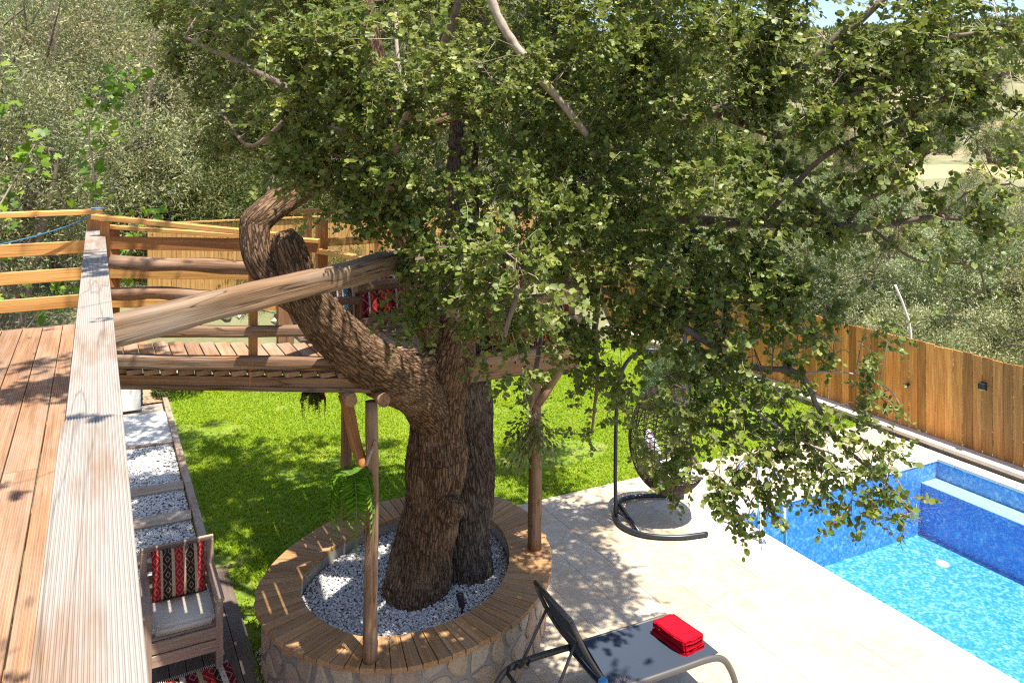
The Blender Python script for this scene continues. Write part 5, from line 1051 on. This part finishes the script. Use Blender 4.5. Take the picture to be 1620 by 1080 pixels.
def trunkmesh(name, limbs, mat, parent, voxel=.011, knots=(), wounds=()):
    mb = MB(); paths = []
    for L in limbs:
        c = catmull([p for p in L], 6); paths.append(c)
        mb.tube([Vector(q[:3]) for q in c], [float(q[3]) for q in c], 22)
    for kx, ky, kz, kr in knots:
        bm = bmesh.new(); bmesh.ops.create_icosphere(bm, subdivisions=3, radius=kr); bm.verts.index_update()
        mb.add([v.co + Vector((kx, ky, kz)) for v in bm.verts], [[v.index for v in f.verts] for f in bm.faces]); bm.free()
    tmp = mb.build('tmp', None); md = tmp.modifiers.new('r', 'REMESH'); md.mode = 'VOXEL'; md.voxel_size = voxel; md.use_smooth_shade = True
    sm = tmp.modifiers.new('s', 'SMOOTH'); sm.iterations = 9; sm.factor = .5
    dg = bpy.context.evaluated_depsgraph_get(); ev = tmp.evaluated_get(dg); me = bpy.data.meshes.new_from_object(ev)
    bpy.data.objects.remove(tmp)
    n = len(me.vertices); V = np.empty(n * 3, np.float32); me.vertices.foreach_get('co', V); V = V.reshape(-1, 3).astype(float)
    NN = np.empty(n * 3, np.float32); me.vertices.foreach_get('normal', NN); NN = NN.reshape(-1, 3)
    best = np.full(n, 1e9); bark = np.zeros((n, 3)); RR = np.zeros(n)
    for c in paths:
        P = c[:, :3]; ln = np.concatenate([[0], np.cumsum(np.linalg.norm(np.diff(P, axis=0), axis=1))]); off = rng.uniform(0, 9)
        for i in range(len(P) - 1):
            a, b_ = P[i], P[i + 1]; ab_ = b_ - a; L2 = ab_ @ ab_ + 1e-12
            t = np.clip(((V - a) @ ab_) / L2, 0, 1); q = a + t[:, None] * ab_; d = np.linalg.norm(V - q, axis=1)
            rr = c[i, 3] * (1 - t) + c[i + 1, 3] * t; sc_ = d - rr
            msk = sc_ < best
            if msk.any():
                ax = ab_ / math.sqrt(L2); rad = (V - q)[msk]; rad = rad - (rad @ ax)[:, None] * ax
                # stable local frame
                u = np.cross(ax, [.05, 1, .03]); u /= np.linalg.norm(u); w = np.cross(ax, u)
                bark[msk, 0] = rad @ u; bark[msk, 1] = rad @ w; bark[msk, 2] = (ln[i] + t * math.sqrt(L2))[msk] + off; best[msk] = sc_[msk]; RR[msk] = rr[msk]
    tw = bark[:, 2] * .9; ca, sa = np.cos(tw * .35), np.sin(tw * .35)
    B0, B1 = bark[:, 0] * ca - bark[:, 1] * sa, bark[:, 0] * sa + bark[:, 1] * ca
    bk = np.stack([B0, B1, bark[:, 2]], 1)
    wob = pnoise(bk * [3, 3, 3]) * .1
    q = np.stack([B0 * 40 + wob * 12, B1 * 40, bark[:, 2] * 6], 1)
    rid = 1 - np.abs(pnoise(q)) * 2.2; rid2 = 1 - np.abs(pnoise(q * 2.1 + 5)) * 2.2
    sc2 = np.clip(RR / .25, .3, 1.15)
    disp = sc2 * (.018 * (rid - .55) + .009 * (rid2 - .5) + .07 * pnoise(bk * [3.4, 3.4, 2.0]))
    for wx, wy, wz, wr, wh, dep in wounds:
        q = np.hypot(np.hypot(V[:, 0] - wx, V[:, 1] - wy) / wr, (V[:, 2] - wz) / wh); q = q + pnoise(bk * 9) * .5
        disp = disp - dep * np.exp(-(q / .55) ** 2) + dep * .55 * np.exp(-((q - 1.15) / .4) ** 2)
    V = V + NN * disp[:, None]
    me.vertices.foreach_set('co', V.astype(np.float32).ravel())
    a = me.attributes.new('bark', 'FLOAT_VECTOR', 'POINT'); a.data.foreach_set('vector', bk.astype(np.float32).ravel())
    for m_ in list(me.materials): pass
    me.materials.clear(); me.name = name; me.update()
    return link(name, me, mat, parent)

oak = thing('oak_tree', 'big spreading evergreen oak with a thick ridged forked trunk in the planter', 'tree', (2.65, 6.95, .45))
trunkmesh('trunk', LIMBS, m_bark, oak, .0125, [(2.80, 6.63, 1.35, .10), (2.52, 6.55, 2.35, .1), (2.86, 6.74, 2.75, .13)], [(2.70, 6.56, 1.64, .075, .30, .075), (2.60, 6.53, 2.80, .10, .13, .14), (2.88, 6.63, 1.15, .10, .16, .03)])
oak2 = thing('oak_tree', 'straight darker second oak trunk just behind and right of the thick trunk', 'tree', (3.2, 7.13, .44))
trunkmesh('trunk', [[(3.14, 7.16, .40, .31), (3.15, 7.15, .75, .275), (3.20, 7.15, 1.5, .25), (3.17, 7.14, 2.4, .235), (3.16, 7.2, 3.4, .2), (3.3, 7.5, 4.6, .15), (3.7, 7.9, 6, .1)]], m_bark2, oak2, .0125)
# hollow at the fork: a cut collar of dead wood
for kind, r0, r1, pts in BRANCHES:
    c = catmull(pts, 6); k = len(c); sd = random.random() * 40
    c = [Vector(p) + Vector((mnoise.noise((i * .35, sd, 0)), mnoise.noise((i * .35, sd, 5)), mnoise.noise((i * .35, sd, 9)))) * r0 * .55 for i, p in enumerate(c)]
    rs = [r0 + (r1 - r0) * i / (k - 1) * 1.0 for i in range(k)]; rs = [r * (1 + .16 * mnoise.noise((i * .9, sd, 2))) for i, r in enumerate(rs)]
    mb = MB(); mb.tube(c, rs, 10); mb.build('branch', m_twp if kind == 'pale' else m_twd, oak, smooth=True)

# ---------------------------------------------------------------- oak foliage
m_oak = leafmat('oak_leaves', (.07, .112, .02), (.155, .205, .04), (.325, .345, .085), .34, .42, .3, back=(.19, .19, .09))
skel = []
for L in LIMBS[0:1] + LIMBS[2:]: skel += [q[:3] for q in catmull([p[:3] for p in L], 5)[8:]]
for k_, r0, r1, pts in BRANCHES: skel += [q for q in catmull(pts, 5)]
skel = np.array(skel)
def oakfoliage():
    TP = []; TD = []; TL = []; conn = []
    for (x, y, z, r, k) in CLUSTERS:
        c = np.array([x, y, z]); d = np.linalg.norm(skel - c, axis=1); j = int(np.argmin(d)); s = skel[j]
        nt_ = max(4, int(100 * k * (r / .36) ** 1.9))
        # branchlet from the skeleton to the cluster, then spokes
        if d[j] > 1.5: s = c + norm(s - c) * .5
        mid = (s + c) / 2 + rng.normal(0, .06, 3) + [0, 0, .06]
        conn.append(np.stack([s, mid, c, c + (c - mid) * .3]))
        nsp = max(2, int(nt_ / 24)); hubs = c + rng.normal(0, .45, (nsp, 3)) * r
        for h in hubs: conn.append(np.stack([c + (h - c) * .02, (c + h) / 2 + rng.normal(0, .03, 3), h, h + (h - c) * .12 - [0, 0, .02]]))
        p = hubs[rng.integers(0, nsp, nt_)] + rng.normal(0, .17, (nt_, 3)) * r
        p = np.where(rng.random((nt_, 1)) < .8, p, c + rng.normal(0, .5, (nt_, 3)) * r)
        dr = norm((p - c) / r * .8 + rng.normal(0, .55, (nt_, 3)) + [0, 0, -.12])
        TP.append(p); TD.append(dr); TL.append(rng.uniform(.07, .19, nt_))
    TP = np.concatenate(TP); TD = np.concatenate(TD); TL = np.concatenate(TL); nT = len(TP)
    thintubes('branchlet', np.array(conn), .0045, .0012, m_twig, oak)
    bend = rng.normal(0, .03, (nT, 3)); end = TP + TD * TL[:, None] + bend - np.array([0, 0, .02])
    midp = TP + TD * TL[:, None] * .5 + bend * .2
    thintubes('twig', np.stack([TP, midp, end], 1), .0026, .0010, m_twig, oak)
    LP = []; LD = []; LN = []; LS = []
    for i in range(13):
        t = .1 + .9 * i / 12; pos = TP * (1 - t) ** 2 + 2 * midp * t * (1 - t) + end * t * t
        tang = norm(end - TP); side = norm(np.cross(tang, rng.normal(0, 1, (nT, 3)) * .5 + [0, 0, 1.0])); sg = 1 if i % 2 else -1
        d = norm(tang * (.35 + .55 * (i == 12) + .25 * t) + side * sg * (.85 if i < 12 else .0) + rng.normal(0, .32, (nT, 3)))
        nn = norm(rng.normal(0, .55, (nT, 3)) + np.array([.06, -.22, .80]) + norm(pos - np.array([2.6, 6.6, 4.8])) * .35)
        LP.append(pos); LD.append(d); LN.append(nn); LS.append(rng.uniform(.023, .049, nT) * (1 - .25 * (i > 10)))
    LP, LD, LN, LS = map(np.concatenate, (LP, LD, LN, LS)); nL = len(LP)
    base = np.tile(np.clip(rng.normal(.42, .2, nT), 0, 1), 13); rnd = np.clip(base + rng.normal(0, .16, nL), 0, 1)
    # the 300 that show largest become single parts
    th = math.atan(660 / 1280); f_ = np.array([math.sin(th), math.cos(th), 0]); r_ = np.array([math.cos(th), -math.sin(th), 0])
    rel = LP - CAMP; dp = rel @ f_; px = 810 + 1280 * (rel @ r_) / np.maximum(dp, .1); py = 222 - 1280 * rel[:, 2] / np.maximum(dp, .1)
    inn = (px > 20) & (px < 1600) & (py > 15) & (py < 1060) & (dp > 1); face = np.abs((norm(np.cross(np.cross(LN, LD), LD)) * norm(rel)).sum(1))
    vis = np.where(inn, LS / np.maximum(dp, 1) * (.35 + face), 0)
    # prefer the ones nothing stands in front of: nearest per coarse screen cell
    cell = (px // 7).astype(int) * 1000 + (py // 7).astype(int); order = np.lexsort((dp, cell)); first = np.ones(nL, bool); cs = cell[order]; first[order[1:]] = cs[1:] != cs[:-1]
    vis = np.where(first, vis, 0); pick = np.argsort(-vis)[:296]; keep = np.ones(nL, bool); keep[pick] = False
    near = dp < 6.6
    for nm, msk, lod in (('foliage', keep & near, 0), ('foliage', keep & ~near, 1)):
        leafcloud(nm, LP[msk], LD[msk], LN[msk], LS[msk] * (1.0 if lod == 0 else 1.08), m_oak, oak, rnd[msk], 1.4, lod=lod)
    mes = []
    for q in range(5):
        v = LEAF8V * [1, 1.4, 1] + rng.normal(0, .02, (8, 3)); me = npmesh('leaf', v, LEAF8T, attr={'rnd': ('FACE', 'FLOAT', np.full(6, .3 + .13 * q))}); mes.append(me)
    for n_, i in enumerate(pick):
        D = Vector(LD[i]).normalized(); B_ = Vector(LN[i]).cross(D).normalized(); Z = D.cross(B_)
        M = Matrix((D, B_, Z)).transposed().to_4x4() @ Matrix.Scale(float(LS[i]) * 1.05, 4); M.translation = LP[i]
        link('leaf', mes[n_ % 5], m_oak if not mes[n_ % 5].materials else None, oak, M)
    print('oak leaves', nL, 'twigs', nT)
oakfoliage()

# ---------------------------------------------------------------- olive trees and scrub behind
m_olive = leafmat('olive_leaves', (.07, .10, .03), (.20, .235, .09), (.44, .46, .25), .22, .5, .22, objvar=.8, back=(.24, .25, .19))
m_shrub = leafmat('scrub_leaves', (.045, .075, .02), (.085, .12, .032), (.15, .17, .055), .25, .55, .3, objvar=.6)
m_otr = simplebark('olive_bark', (.19, .15, .115), (.10, .075, .06))
def olive_proto(seed, R_=1.9, H_=4.6, nclump=95, per=190, ll=.085, width=.5, lo=.7, rmin=.35):
    r = np.random.default_rng(seed)
    d = norm(r.normal(size=(nclump, 3))); rad = r.uniform(rmin, 1, nclump) ** .6
    c = d * rad[:, None] * [R_, R_, (H_ - lo) / 2] + [0, 0, (H_ + lo) / 2]
    c += np.stack([pn * (.5 if rmin < .5 else .16) for pn in (r.normal(size=nclump), r.normal(size=nclump), r.normal(size=nclump) * .7)], 1)
    n = nclump * per; P = np.repeat(c, per, 0) + r.normal(0, .15, (n, 3))
    up = norm(np.repeat(d, per, 0) * .5 + r.normal(0, .9, (n, 3)) + [0, 0, .1]); nn = r.normal(size=(n, 3)) + [0, 0, .4]
    tone = np.clip(np.repeat(r.normal(.5, .22, nclump), per) + r.normal(0, .22, n), 0, 1)
    o = leafcloud('crown', P, up, nn, r.uniform(ll * .7, ll * 1.3, n), None, None, tone, width, 1, lod=1); me = o.data; bpy.data.objects.remove(o)
    mb = MB(); ns = r.integers(2, 4)
    for s in range(ns):
        a = r.uniform(0, 6.28); b0 = Vector((.12 * math.cos(a), .12 * math.sin(a), -.5)); k = r.uniform(.3, .6)
        pts = [b0, b0 + Vector((math.cos(a) * .1, math.sin(a) * .1, 1.0)), Vector((math.cos(a + .3) * k, math.sin(a + .3) * k, 1.7)), Vector((math.cos(a) * k * 1.6, math.sin(a) * k * 1.6, 2.6)), Vector((math.cos(a) * k * 1.9, math.sin(a) * k * 1.9, H_ * .8))]
        pts = [Vector((p.x, p.y, p.z * H_ / 4.5)) for p in pts]
        cc = catmull(pts, 4); mb.tube(cc, [.12 * (1 - i / len(cc)) + .015 for i in range(len(cc))], 7)
        for q in range(6):
            i = int(r.integers(len(cc) // 3, len(cc))); e = Vector(c[int(r.integers(nclump))]); p = Vector(cc[i]); mb.tube([p, (p + e) / 2 + Vector((0, 0, .15)), e], [.03, .02, .006], 5)
    tr = mb.build('trunk', m_otr); tm = tr.data; bpy.data.objects.remove(tr)
    return me, tm
m_olive2 = leafmat('hazed_silver_olive_leaves', (.11, .145, .06), (.215, .255, .13), (.40, .43, .27), .22, .5, .2, objvar=.6)  # paler than the near olives: distance haze is mixed into the silvery leaf colour
PRO = [olive_proto(s, 1.75 + .2 * (s % 3), 4.3 + .4 * (s % 4)) for s in range(5)]
SHR = [olive_proto(20 + s, .95, 1.5, 60, 170, .07, .6, .1) for s in range(3)]
for me, tm in PRO: me.materials.append(m_olive)
PRO2 = [olive_proto(40 + s_, 1.6 + .2 * (s_ % 3), 3.5 + .35 * (s_ % 4), 170, 210, .10, .52, .2, .6) for s_ in range(4)]
for me, tm in PRO2: me.materials.append(m_olive2)
PRO4 = PRO + [olive_proto(60 + s_, 1.5 + .2 * s_, 4.6, 150, 170, .085, .45, .6, .6) for s_ in range(3)]
for me, tm in PRO4[5:]: me.materials.append(m_olive)
for me, tm in SHR: me.materials.append(m_shrub)
def plant_tree(x, y, s, label, group, kinds=PRO, name='olive_tree', cat='tree', z=None, parts=True):
    me, tm = kinds[random.randrange(len(kinds))]
    z = float(Zt(x, y)) if z is None else z
    t = thing(name, label, cat, (x, y, z), random.uniform(0, 6.28), group)
    for nm, m_ in (('crown', me), ('trunk', tm)):
        o = bpy.data.objects.new(nm, m_); col.objects.link(o); o.parent = t
        o.matrix_basis = Matrix.Scale(s, 4)
    return t
TH = math.atan(660 / 1280)
def az(px, d): lat = (px - 810) / 1280 * d; return d * math.sin(TH) + lat * math.cos(TH), d * math.cos(TH) - lat * math.sin(TH)
GL, GR = 'grey green olive trees crowding the slope behind the deck', 'olive trees in the valley beyond the right fence'
for px, d, s in ((-90, 13.5, 1.15), (-20, 15, 1.05), (55, 13.2, 1.0), (20, 18, 1.3), (110, 17, 1.15), (170, 19.5, 1.25), (60, 22, 1.35), (230, 22.5, 1.15), (130, 24, 1.4), (300, 25, 1.2)):
    x, y = az(px, d)
    if y < 18.7 and x > -.9: x = -1.3
    plant_tree(x, y, s, 'dense grey green olive tree nearest behind the left railing', GL, PRO4)
for d, step in ((29, 3.2), (35, 3.4), (43, 3.8), (53, 4.4), (66, 5.2), (84, 6.5), (108, 8.0)):
    px = -120 + random.uniform(0, 60)
    while px < 900:
        x, y = az(px, d * random.uniform(.94, 1.06))
        if not (345 < px < 430 and d < 32): plant_tree(x, y, random.uniform(1.0, 1.5) * (1 + d / 160), 'grey green olive tree on the hillside behind the deck', GL, PRO4)
        px += step * 1280 / d * random.uniform(.8, 1.25)
for d, step, s0 in ((18, 3.5, .9), (23, 3.4, .95), (29, 3.6, 1.0), (37, 4.0, 1.05), (48, 4.6, 1.05), (62, 5.6, 1.1), (80, 7, 1.2), (100, 9, 1.2)):
    px = 1080 + random.uniform(0, 60)
    while px < 1800:
        x, y = az(px, d * random.uniform(.93, 1.07))
        if x > 14 and not (d > 78 and px > 1480): plant_tree(x, y, s0 * random.uniform(.8, 1.2), 'silvery olive tree beyond the right fence', GR, PRO2)
        px += step * 1280 / d * random.uniform(.8, 1.3)
for i in range(110):
    d = random.uniform(18.8, 75) if i % 2 else random.uniform(18.8, 30); px = random.uniform(245, 560); x, y = az(px, d)
    plant_tree(x, y, random.uniform(.7, 1.5), 'green scrub bush on the slope seen through the gap left of the oak', 'scrub on the slope behind the oak', SHR, 'bush', 'bush')
GB = 'round bushes on the field and far slope'
for i in range(130):
    d = random.choice([135, 150, 165, 180, 200, 220, 245, 270, 300]) * random.uniform(.95, 1.05); px = random.uniform(1080, 1720)
    if d < 172 and random.random() < .6: continue
    x, y = az(px, d); plant_tree(x, y, random.uniform(2.2, 4.2), 'green bush on the dry field slope far beyond the fence', GB, SHR, 'bush', 'bush')
# far woods as one mass
n = 11000; dd = rng.uniform(270, 820, n); pxs = rng.uniform(-200, 1900, n)
la = (pxs - 810) / 1280 * dd; X = dd * math.sin(TH) + la * math.cos(TH); Y = dd * math.cos(TH) - la * math.sin(TH); Z = Zt(X, Y)
per = 22; c = np.repeat(np.stack([X, Y, Z + 1.6], 1), per, 0); nrm_ = rng.normal(size=(n * per, 3))
leafcloud('far_woods', c + nrm_ * [1.7, 1.7, 1.0], norm(nrm_ + [0, 0, .6]), rng.normal(size=(n * per, 3)) + [0, 0, .6], rng.uniform(1.0, 2.0, n * per), m_shrub, None, np.clip(np.repeat(rng.normal(.5, .2, n), per) + rng.normal(0, .12, n * per), 0, 1), 1.1, 1, 1)
# dry grass and low scrub tufts over the slopes
m_tuft = leafmat('dry_tufts', (.11, .15, .05), (.20, .22, .09), (.36, .34, .17), .2, .8, .1)
n = 9000; dd = np.concatenate([rng.uniform(17.5, 60, 5500), rng.uniform(22, 95, 3500)]); pxs = np.concatenate([rng.uniform(120, 760, 5500), rng.uniform(1080, 1800, 3500)])
la = (pxs - 810) / 1280 * dd; X = dd * math.sin(TH) + la * math.cos(TH); Y = dd * math.cos(TH) - la * math.sin(TH); ok = (Y > 18.3) | (X > 12.2); X, Y, dd = X[ok], Y[ok], dd[ok]; n = len(X)
Z = Zt(X, Y) + np.where(np.hypot(X, Y) > 18, pnoise(np.stack([X, Y, 0 * X], 1) * .05) * np.minimum(np.hypot(X, Y) * .012, 5), 0); per = 16; sc_ = .5 + dd / 50
c = np.repeat(np.stack([X, Y, Z + .02], 1), per, 0); off = rng.normal(size=(n * per, 3)) * [.16, .16, .02] * np.repeat(sc_, per)[:, None]
leafcloud('dry_scrub', c + off, norm(off * 2 + rng.normal(0, .3, (n * per, 3)) + [0, 0, .9]), rng.normal(size=(n * per, 3)), rng.uniform(.10, .28, n * per) * np.repeat(sc_ * rng.uniform(.5, 1.3, n), per), m_tuft, None, np.clip(np.repeat(rng.normal(.4, .25, n), per) + rng.normal(0, .12, n * per), 0, 1), .3, 1, 1)
# scrub and pale rocks on the bank
for i in range(34):
    x = random.uniform(-.1, 9); y = random.uniform(16.9, 17.8) if i % 2 else random.uniform(18.5, 20)
    if x < 2.8 and y < 18: continue
    plant_tree(x, y, random.uniform(.35, .7), 'small green shrub on the rocky bank behind the lawn', 'shrubs on the rocky bank', SHR, 'shrub', 'shrub', z=.0 + float(sstep(16.3, 17.6, y)) * 1.15 + .1)
ICO2 = []
for s in range(4):
    bm = bmesh.new(); bmesh.ops.create_icosphere(bm, subdivisions=2, radius=1)
    for v in bm.verts: v.co *= 1 + .35 * mnoise.noise(v.co * 1.6 + Vector((s * 7, 0, 0)))
    me = bpy.data.meshes.new('rock'); bm.to_mesh(me); bm.free()
    a = me.attributes.new('rnd', 'FLOAT', 'FACE'); a.data.foreach_set('value', np.full(len(me.polygons), .25 + s * .22, np.float32)); me.materials.append(m_rock); ICO2.append(me)
for i in range(64):
    x = random.uniform(.1, 5.2); y = random.uniform(16.3, 17.9); z = float(sstep(16.3, 17.6, y)) * 1.15
    o = bpy.data.objects.new('rock', ICO2[i % 4]); col.objects.link(o); s = random.uniform(.04, .15)
    o.matrix_basis = Matrix.Translation((x, y, z + s * .2)) @ Matrix.Rotation(random.uniform(0, 6), 4, 'Z') @ Matrix.Diagonal((s * random.uniform(.8, 1.4), s, s * .65, 1))
    tag(o, 'pale broken rock on the bank behind the walkway', 'rock', 'pale rocks on the bank')

# ---------------------------------------------------------------- grapevine, ferns, lavender, flowers
m_vine = leafmat('vine_leaves', (.07, .15, .012), (.12, .23, .018), (.24, .34, .035), .4, .45, .3)
vl = [(0, 0)] + [(r_ * math.cos(a), r_ * math.sin(a)) for a, r_ in zip(np.linspace(-2.6, 2.6, 15), [.35, .5, .42, .62, .45, .55, .5, .75, .5, .55, .45, .62, .42, .5, .35])]
VM = []
for q in range(4):
    vs = [(x, y, -.18 * (x * x + y * y) + .03 * math.sin(9 * y + q)) for x, y in vl]
    me = npmesh('leaf', vs, np.array([[0, i, i + 1] for i in range(1, 15)]), attr={'rnd': ('FACE', 'FLOAT', np.full(14, .15 + q * .25))}); me.materials.append(m_vine); VM.append(me)
def vine(label, stems, n, spread, size, loc):
    t = thing('grapevine', label, 'vine', loc, 0, None)
    for k, pts in enumerate(stems):
        c = catmull(pts, 6); mb = MB(); mb.tube(c, [.012 * (1 - .7 * i / len(c)) for i in range(len(c))], 6); mb.build('stem', m_twp, t, smooth=True)
        for i in range(n[k]):
            p = Vector(c[random.randrange(len(c))]) + Vector(rng.normal(0, spread, 3))
            nn = Vector((random.gauss(-.1, .5), random.gauss(-.55, .4), random.gauss(.7, .4))).normalized(); d = nn.orthogonal().normalized(); d = Matrix.Rotation(random.uniform(0, 6.28), 3, nn) @ d
            M = Matrix((d, nn.cross(d), nn)).transposed().to_4x4() @ Matrix.Scale(size * random.uniform(.6, 1.25), 4); M.translation = p
            link('leaf', VM[random.randrange(4)], None, t, M)
vine('bright green grapevine climbing up past the corner of the far railing', [[(.05, 8.9, 2.6), (.05, 9.2, 3.4), (.0, 9.3, 4.2), (-.05, 9.3, 4.75), (.15, 9.2, 5.1), (.38, 9.1, 5.3)], [(.1, 8.9, 3.0), (.35, 9.0, 3.6), (.55, 9.0, 3.85)]], (110, 40), .11, .10, (.05, 8.9, 2.5))
vine('bright green grapevine shoots at the left edge above the railing', [[(-.9, 9.2, 2.9), (-.95, 9.3, 3.8), (-.92, 9.3, 4.7), (-.8, 9.2, 5.15)], [(-.9, 9.2, 3.8), (-.6, 9.2, 4.4), (-.5, 9.2, 4.6)], [(-.7, 8.9, 2.6), (-.45, 8.8, 3.0), (-.2, 8.8, 3.2)]], (55, 36, 40), .10, .095, (-.9, 9.2, 2.8))
m_fern = leafmat('fern_leaves', (.10, .22, .012), (.15, .30, .02), (.22, .36, .03), .4, .5, .3)
m_fern2 = leafmat('dry_sprig_leaves', (.10, .13, .04), (.17, .19, .07), (.26, .25, .12), .3, .6, .2)
m_stem = plain('green_stem', (.10, .16, .03), .7)
def fern(label, c, nfr, L, mat, droop, name='hanging_fern', leaf=.05, width=.5, spread=.44):
    t = thing(name, label, 'plant', c)
    for i in range(nfr):
        a = random.uniform(0, 6.28); out = Vector((math.cos(a), math.sin(a), 0)); l = L * random.uniform(.6, 1.15)
        pts = [Vector(c) + out * (l * spread * math.sin(s * 1.9)) + Vector((0, 0, l * (.22 * math.sin(s * 2.6) - droop * s * s))) for s in np.linspace(0, 1, 12)]
        P = []; D = []
        for k in range(1, 12):
            tg = (pts[k] - pts[k - 1]).normalized(); sd = tg.cross(Vector((0, 0, 1)));
            if sd.length < .1: sd = tg.cross(out)
            sd.normalize()
            for s in (-1, 1):
                for m_ in (0, .5): P.append(pts[k - 1].lerp(pts[k], m_)); D.append(sd * s + tg * .45)
        P = np.array(P); D = np.array(D); n = len(P); S = leaf * np.repeat(np.sin(np.linspace(.35, 3.0, 11)) + .15, 4) * rng.uniform(.8, 1.2, n)
        o = leafcloud('frond', P, D, np.tile([0, -.3, 1.0], (n, 1)) + rng.normal(0, .2, (n, 3)), S, mat, t, np.clip(rng.normal(random.uniform(.2, .8), .15, n), 0, 1), width, 1, 1)
        mb = MB(); mb.tube(pts, [.003] * 11 + [.001], 4)
        st_ = mb.build('stem', mat if False else m_stem, o)
fern('bright green fern bunch tied to the round post left of the trunk', (1.75, 6.08, 2.02), 30, .58, m_fern, 1.0, leaf=.085, width=.62, spread=.26)
t = thing('hanging_sprig', 'dry olive green leaf bunch tied half way up the right hand post', 'plant', (3.74, 6.82, 1.8))
n = 620; dv = rng.normal(size=(n, 3)) * [.13, .10, .12] + [0, 0, -.05]; dv[:, 2] -= .7 * np.abs(dv[:, 0])
leafcloud('foliage', np.array([3.72, 6.80, 1.88]) + dv, norm(dv + rng.normal(0, .06, (n, 3)) - [0, 0, .1]), rng.normal(size=(n, 3)), rng.uniform(.03, .065, n), m_fern2, t, None, .8, 1, 0)
thintubes('twig', np.array([[(3.79, 6.9, 1.98), np.array([3.72, 6.80, 1.9]) + d * .5, np.array([3.72, 6.80, 1.88]) + d] for d in dv[:60]]), .003, .001, m_twig, t)
fern('dark green sprig with a red bow under the walkway edge', (1.52, 6.35, 2.62), 9, .2, m_shrub, 1.1, 'hanging_sprig', .05, .8)
mb = MB(); mb.box((1.56, 6.33, 2.60), (.09, .05, .07), ch=.015); tag(mb.build('red_bow', mt), 'small red bow in the sprig under the walkway edge', 'bow')
def herb(name, label, cat, c, n, rad, h, mat, w=.14, ll=.12):
    t = thing(name, label, cat, c)
    a = rng.uniform(0, 6.28, n); rr = rad * np.sqrt(rng.random(n)); b_ = np.stack([rr * np.cos(a), rr * np.sin(a), 0 * a], 1)
    hz = h * np.sqrt(np.clip(1 - (rr / rad) ** 2, .05, 1)) * rng.uniform(.35, 1, n)
    P = np.array(c) + b_ * (.8 + .25 * hz[:, None] / h) + np.stack([0 * a, 0 * a, hz], 1)
    D = norm(b_ / rad * .7 + rng.normal(0, .35, (n, 3)) + [0, 0, .8]); o = leafcloud('foliage', P, D, rng.normal(size=(n, 3)), rng.uniform(ll * .6, ll * 1.3, n), mat, t, None, w, 1, 1)
    return t
m_lav = leafmat('lavender_leaves', (.13, .20, .12), (.20, .28, .17), (.28, .34, .22), .2, .6, .2)
herb('lavender_bush', 'big soft grey green lavender bush at the right end of the lawn', 'bush', (9.1, 11.3, -.1), 9000, .72, 1.15, m_lav)
t = herb('flowering_plant', 'low plant with purple flowers in front of the kerb wall', 'plant', (10.55, 10.35, -.15), 900, .2, .22, m_shrub, .5, .07)
mpu = plain('purple_petals', (.16, .045, .42), .8)
for i in range(16):
    p = Vector((10.55 + random.gauss(0, .1), 10.35 + random.gauss(0, .1), .12 + random.uniform(0, .14))); mb = MB()
    for a in range(6): mb.add([p, p + Vector((math.cos(a) * .03, math.sin(a) * .03, .012)), p + Vector((math.cos(a + 1) * .03, math.sin(a + 1) * .03, .012))], [(0, 1, 2)])
    mb.build('flower', mpu, t)
herb('shrub', 'dark green low shrub at the near corner of the lawn beside the path edging', 'shrub', (1.35, 15.9, -.02), 2600, .5, .35, m_shrub, .6, .07)
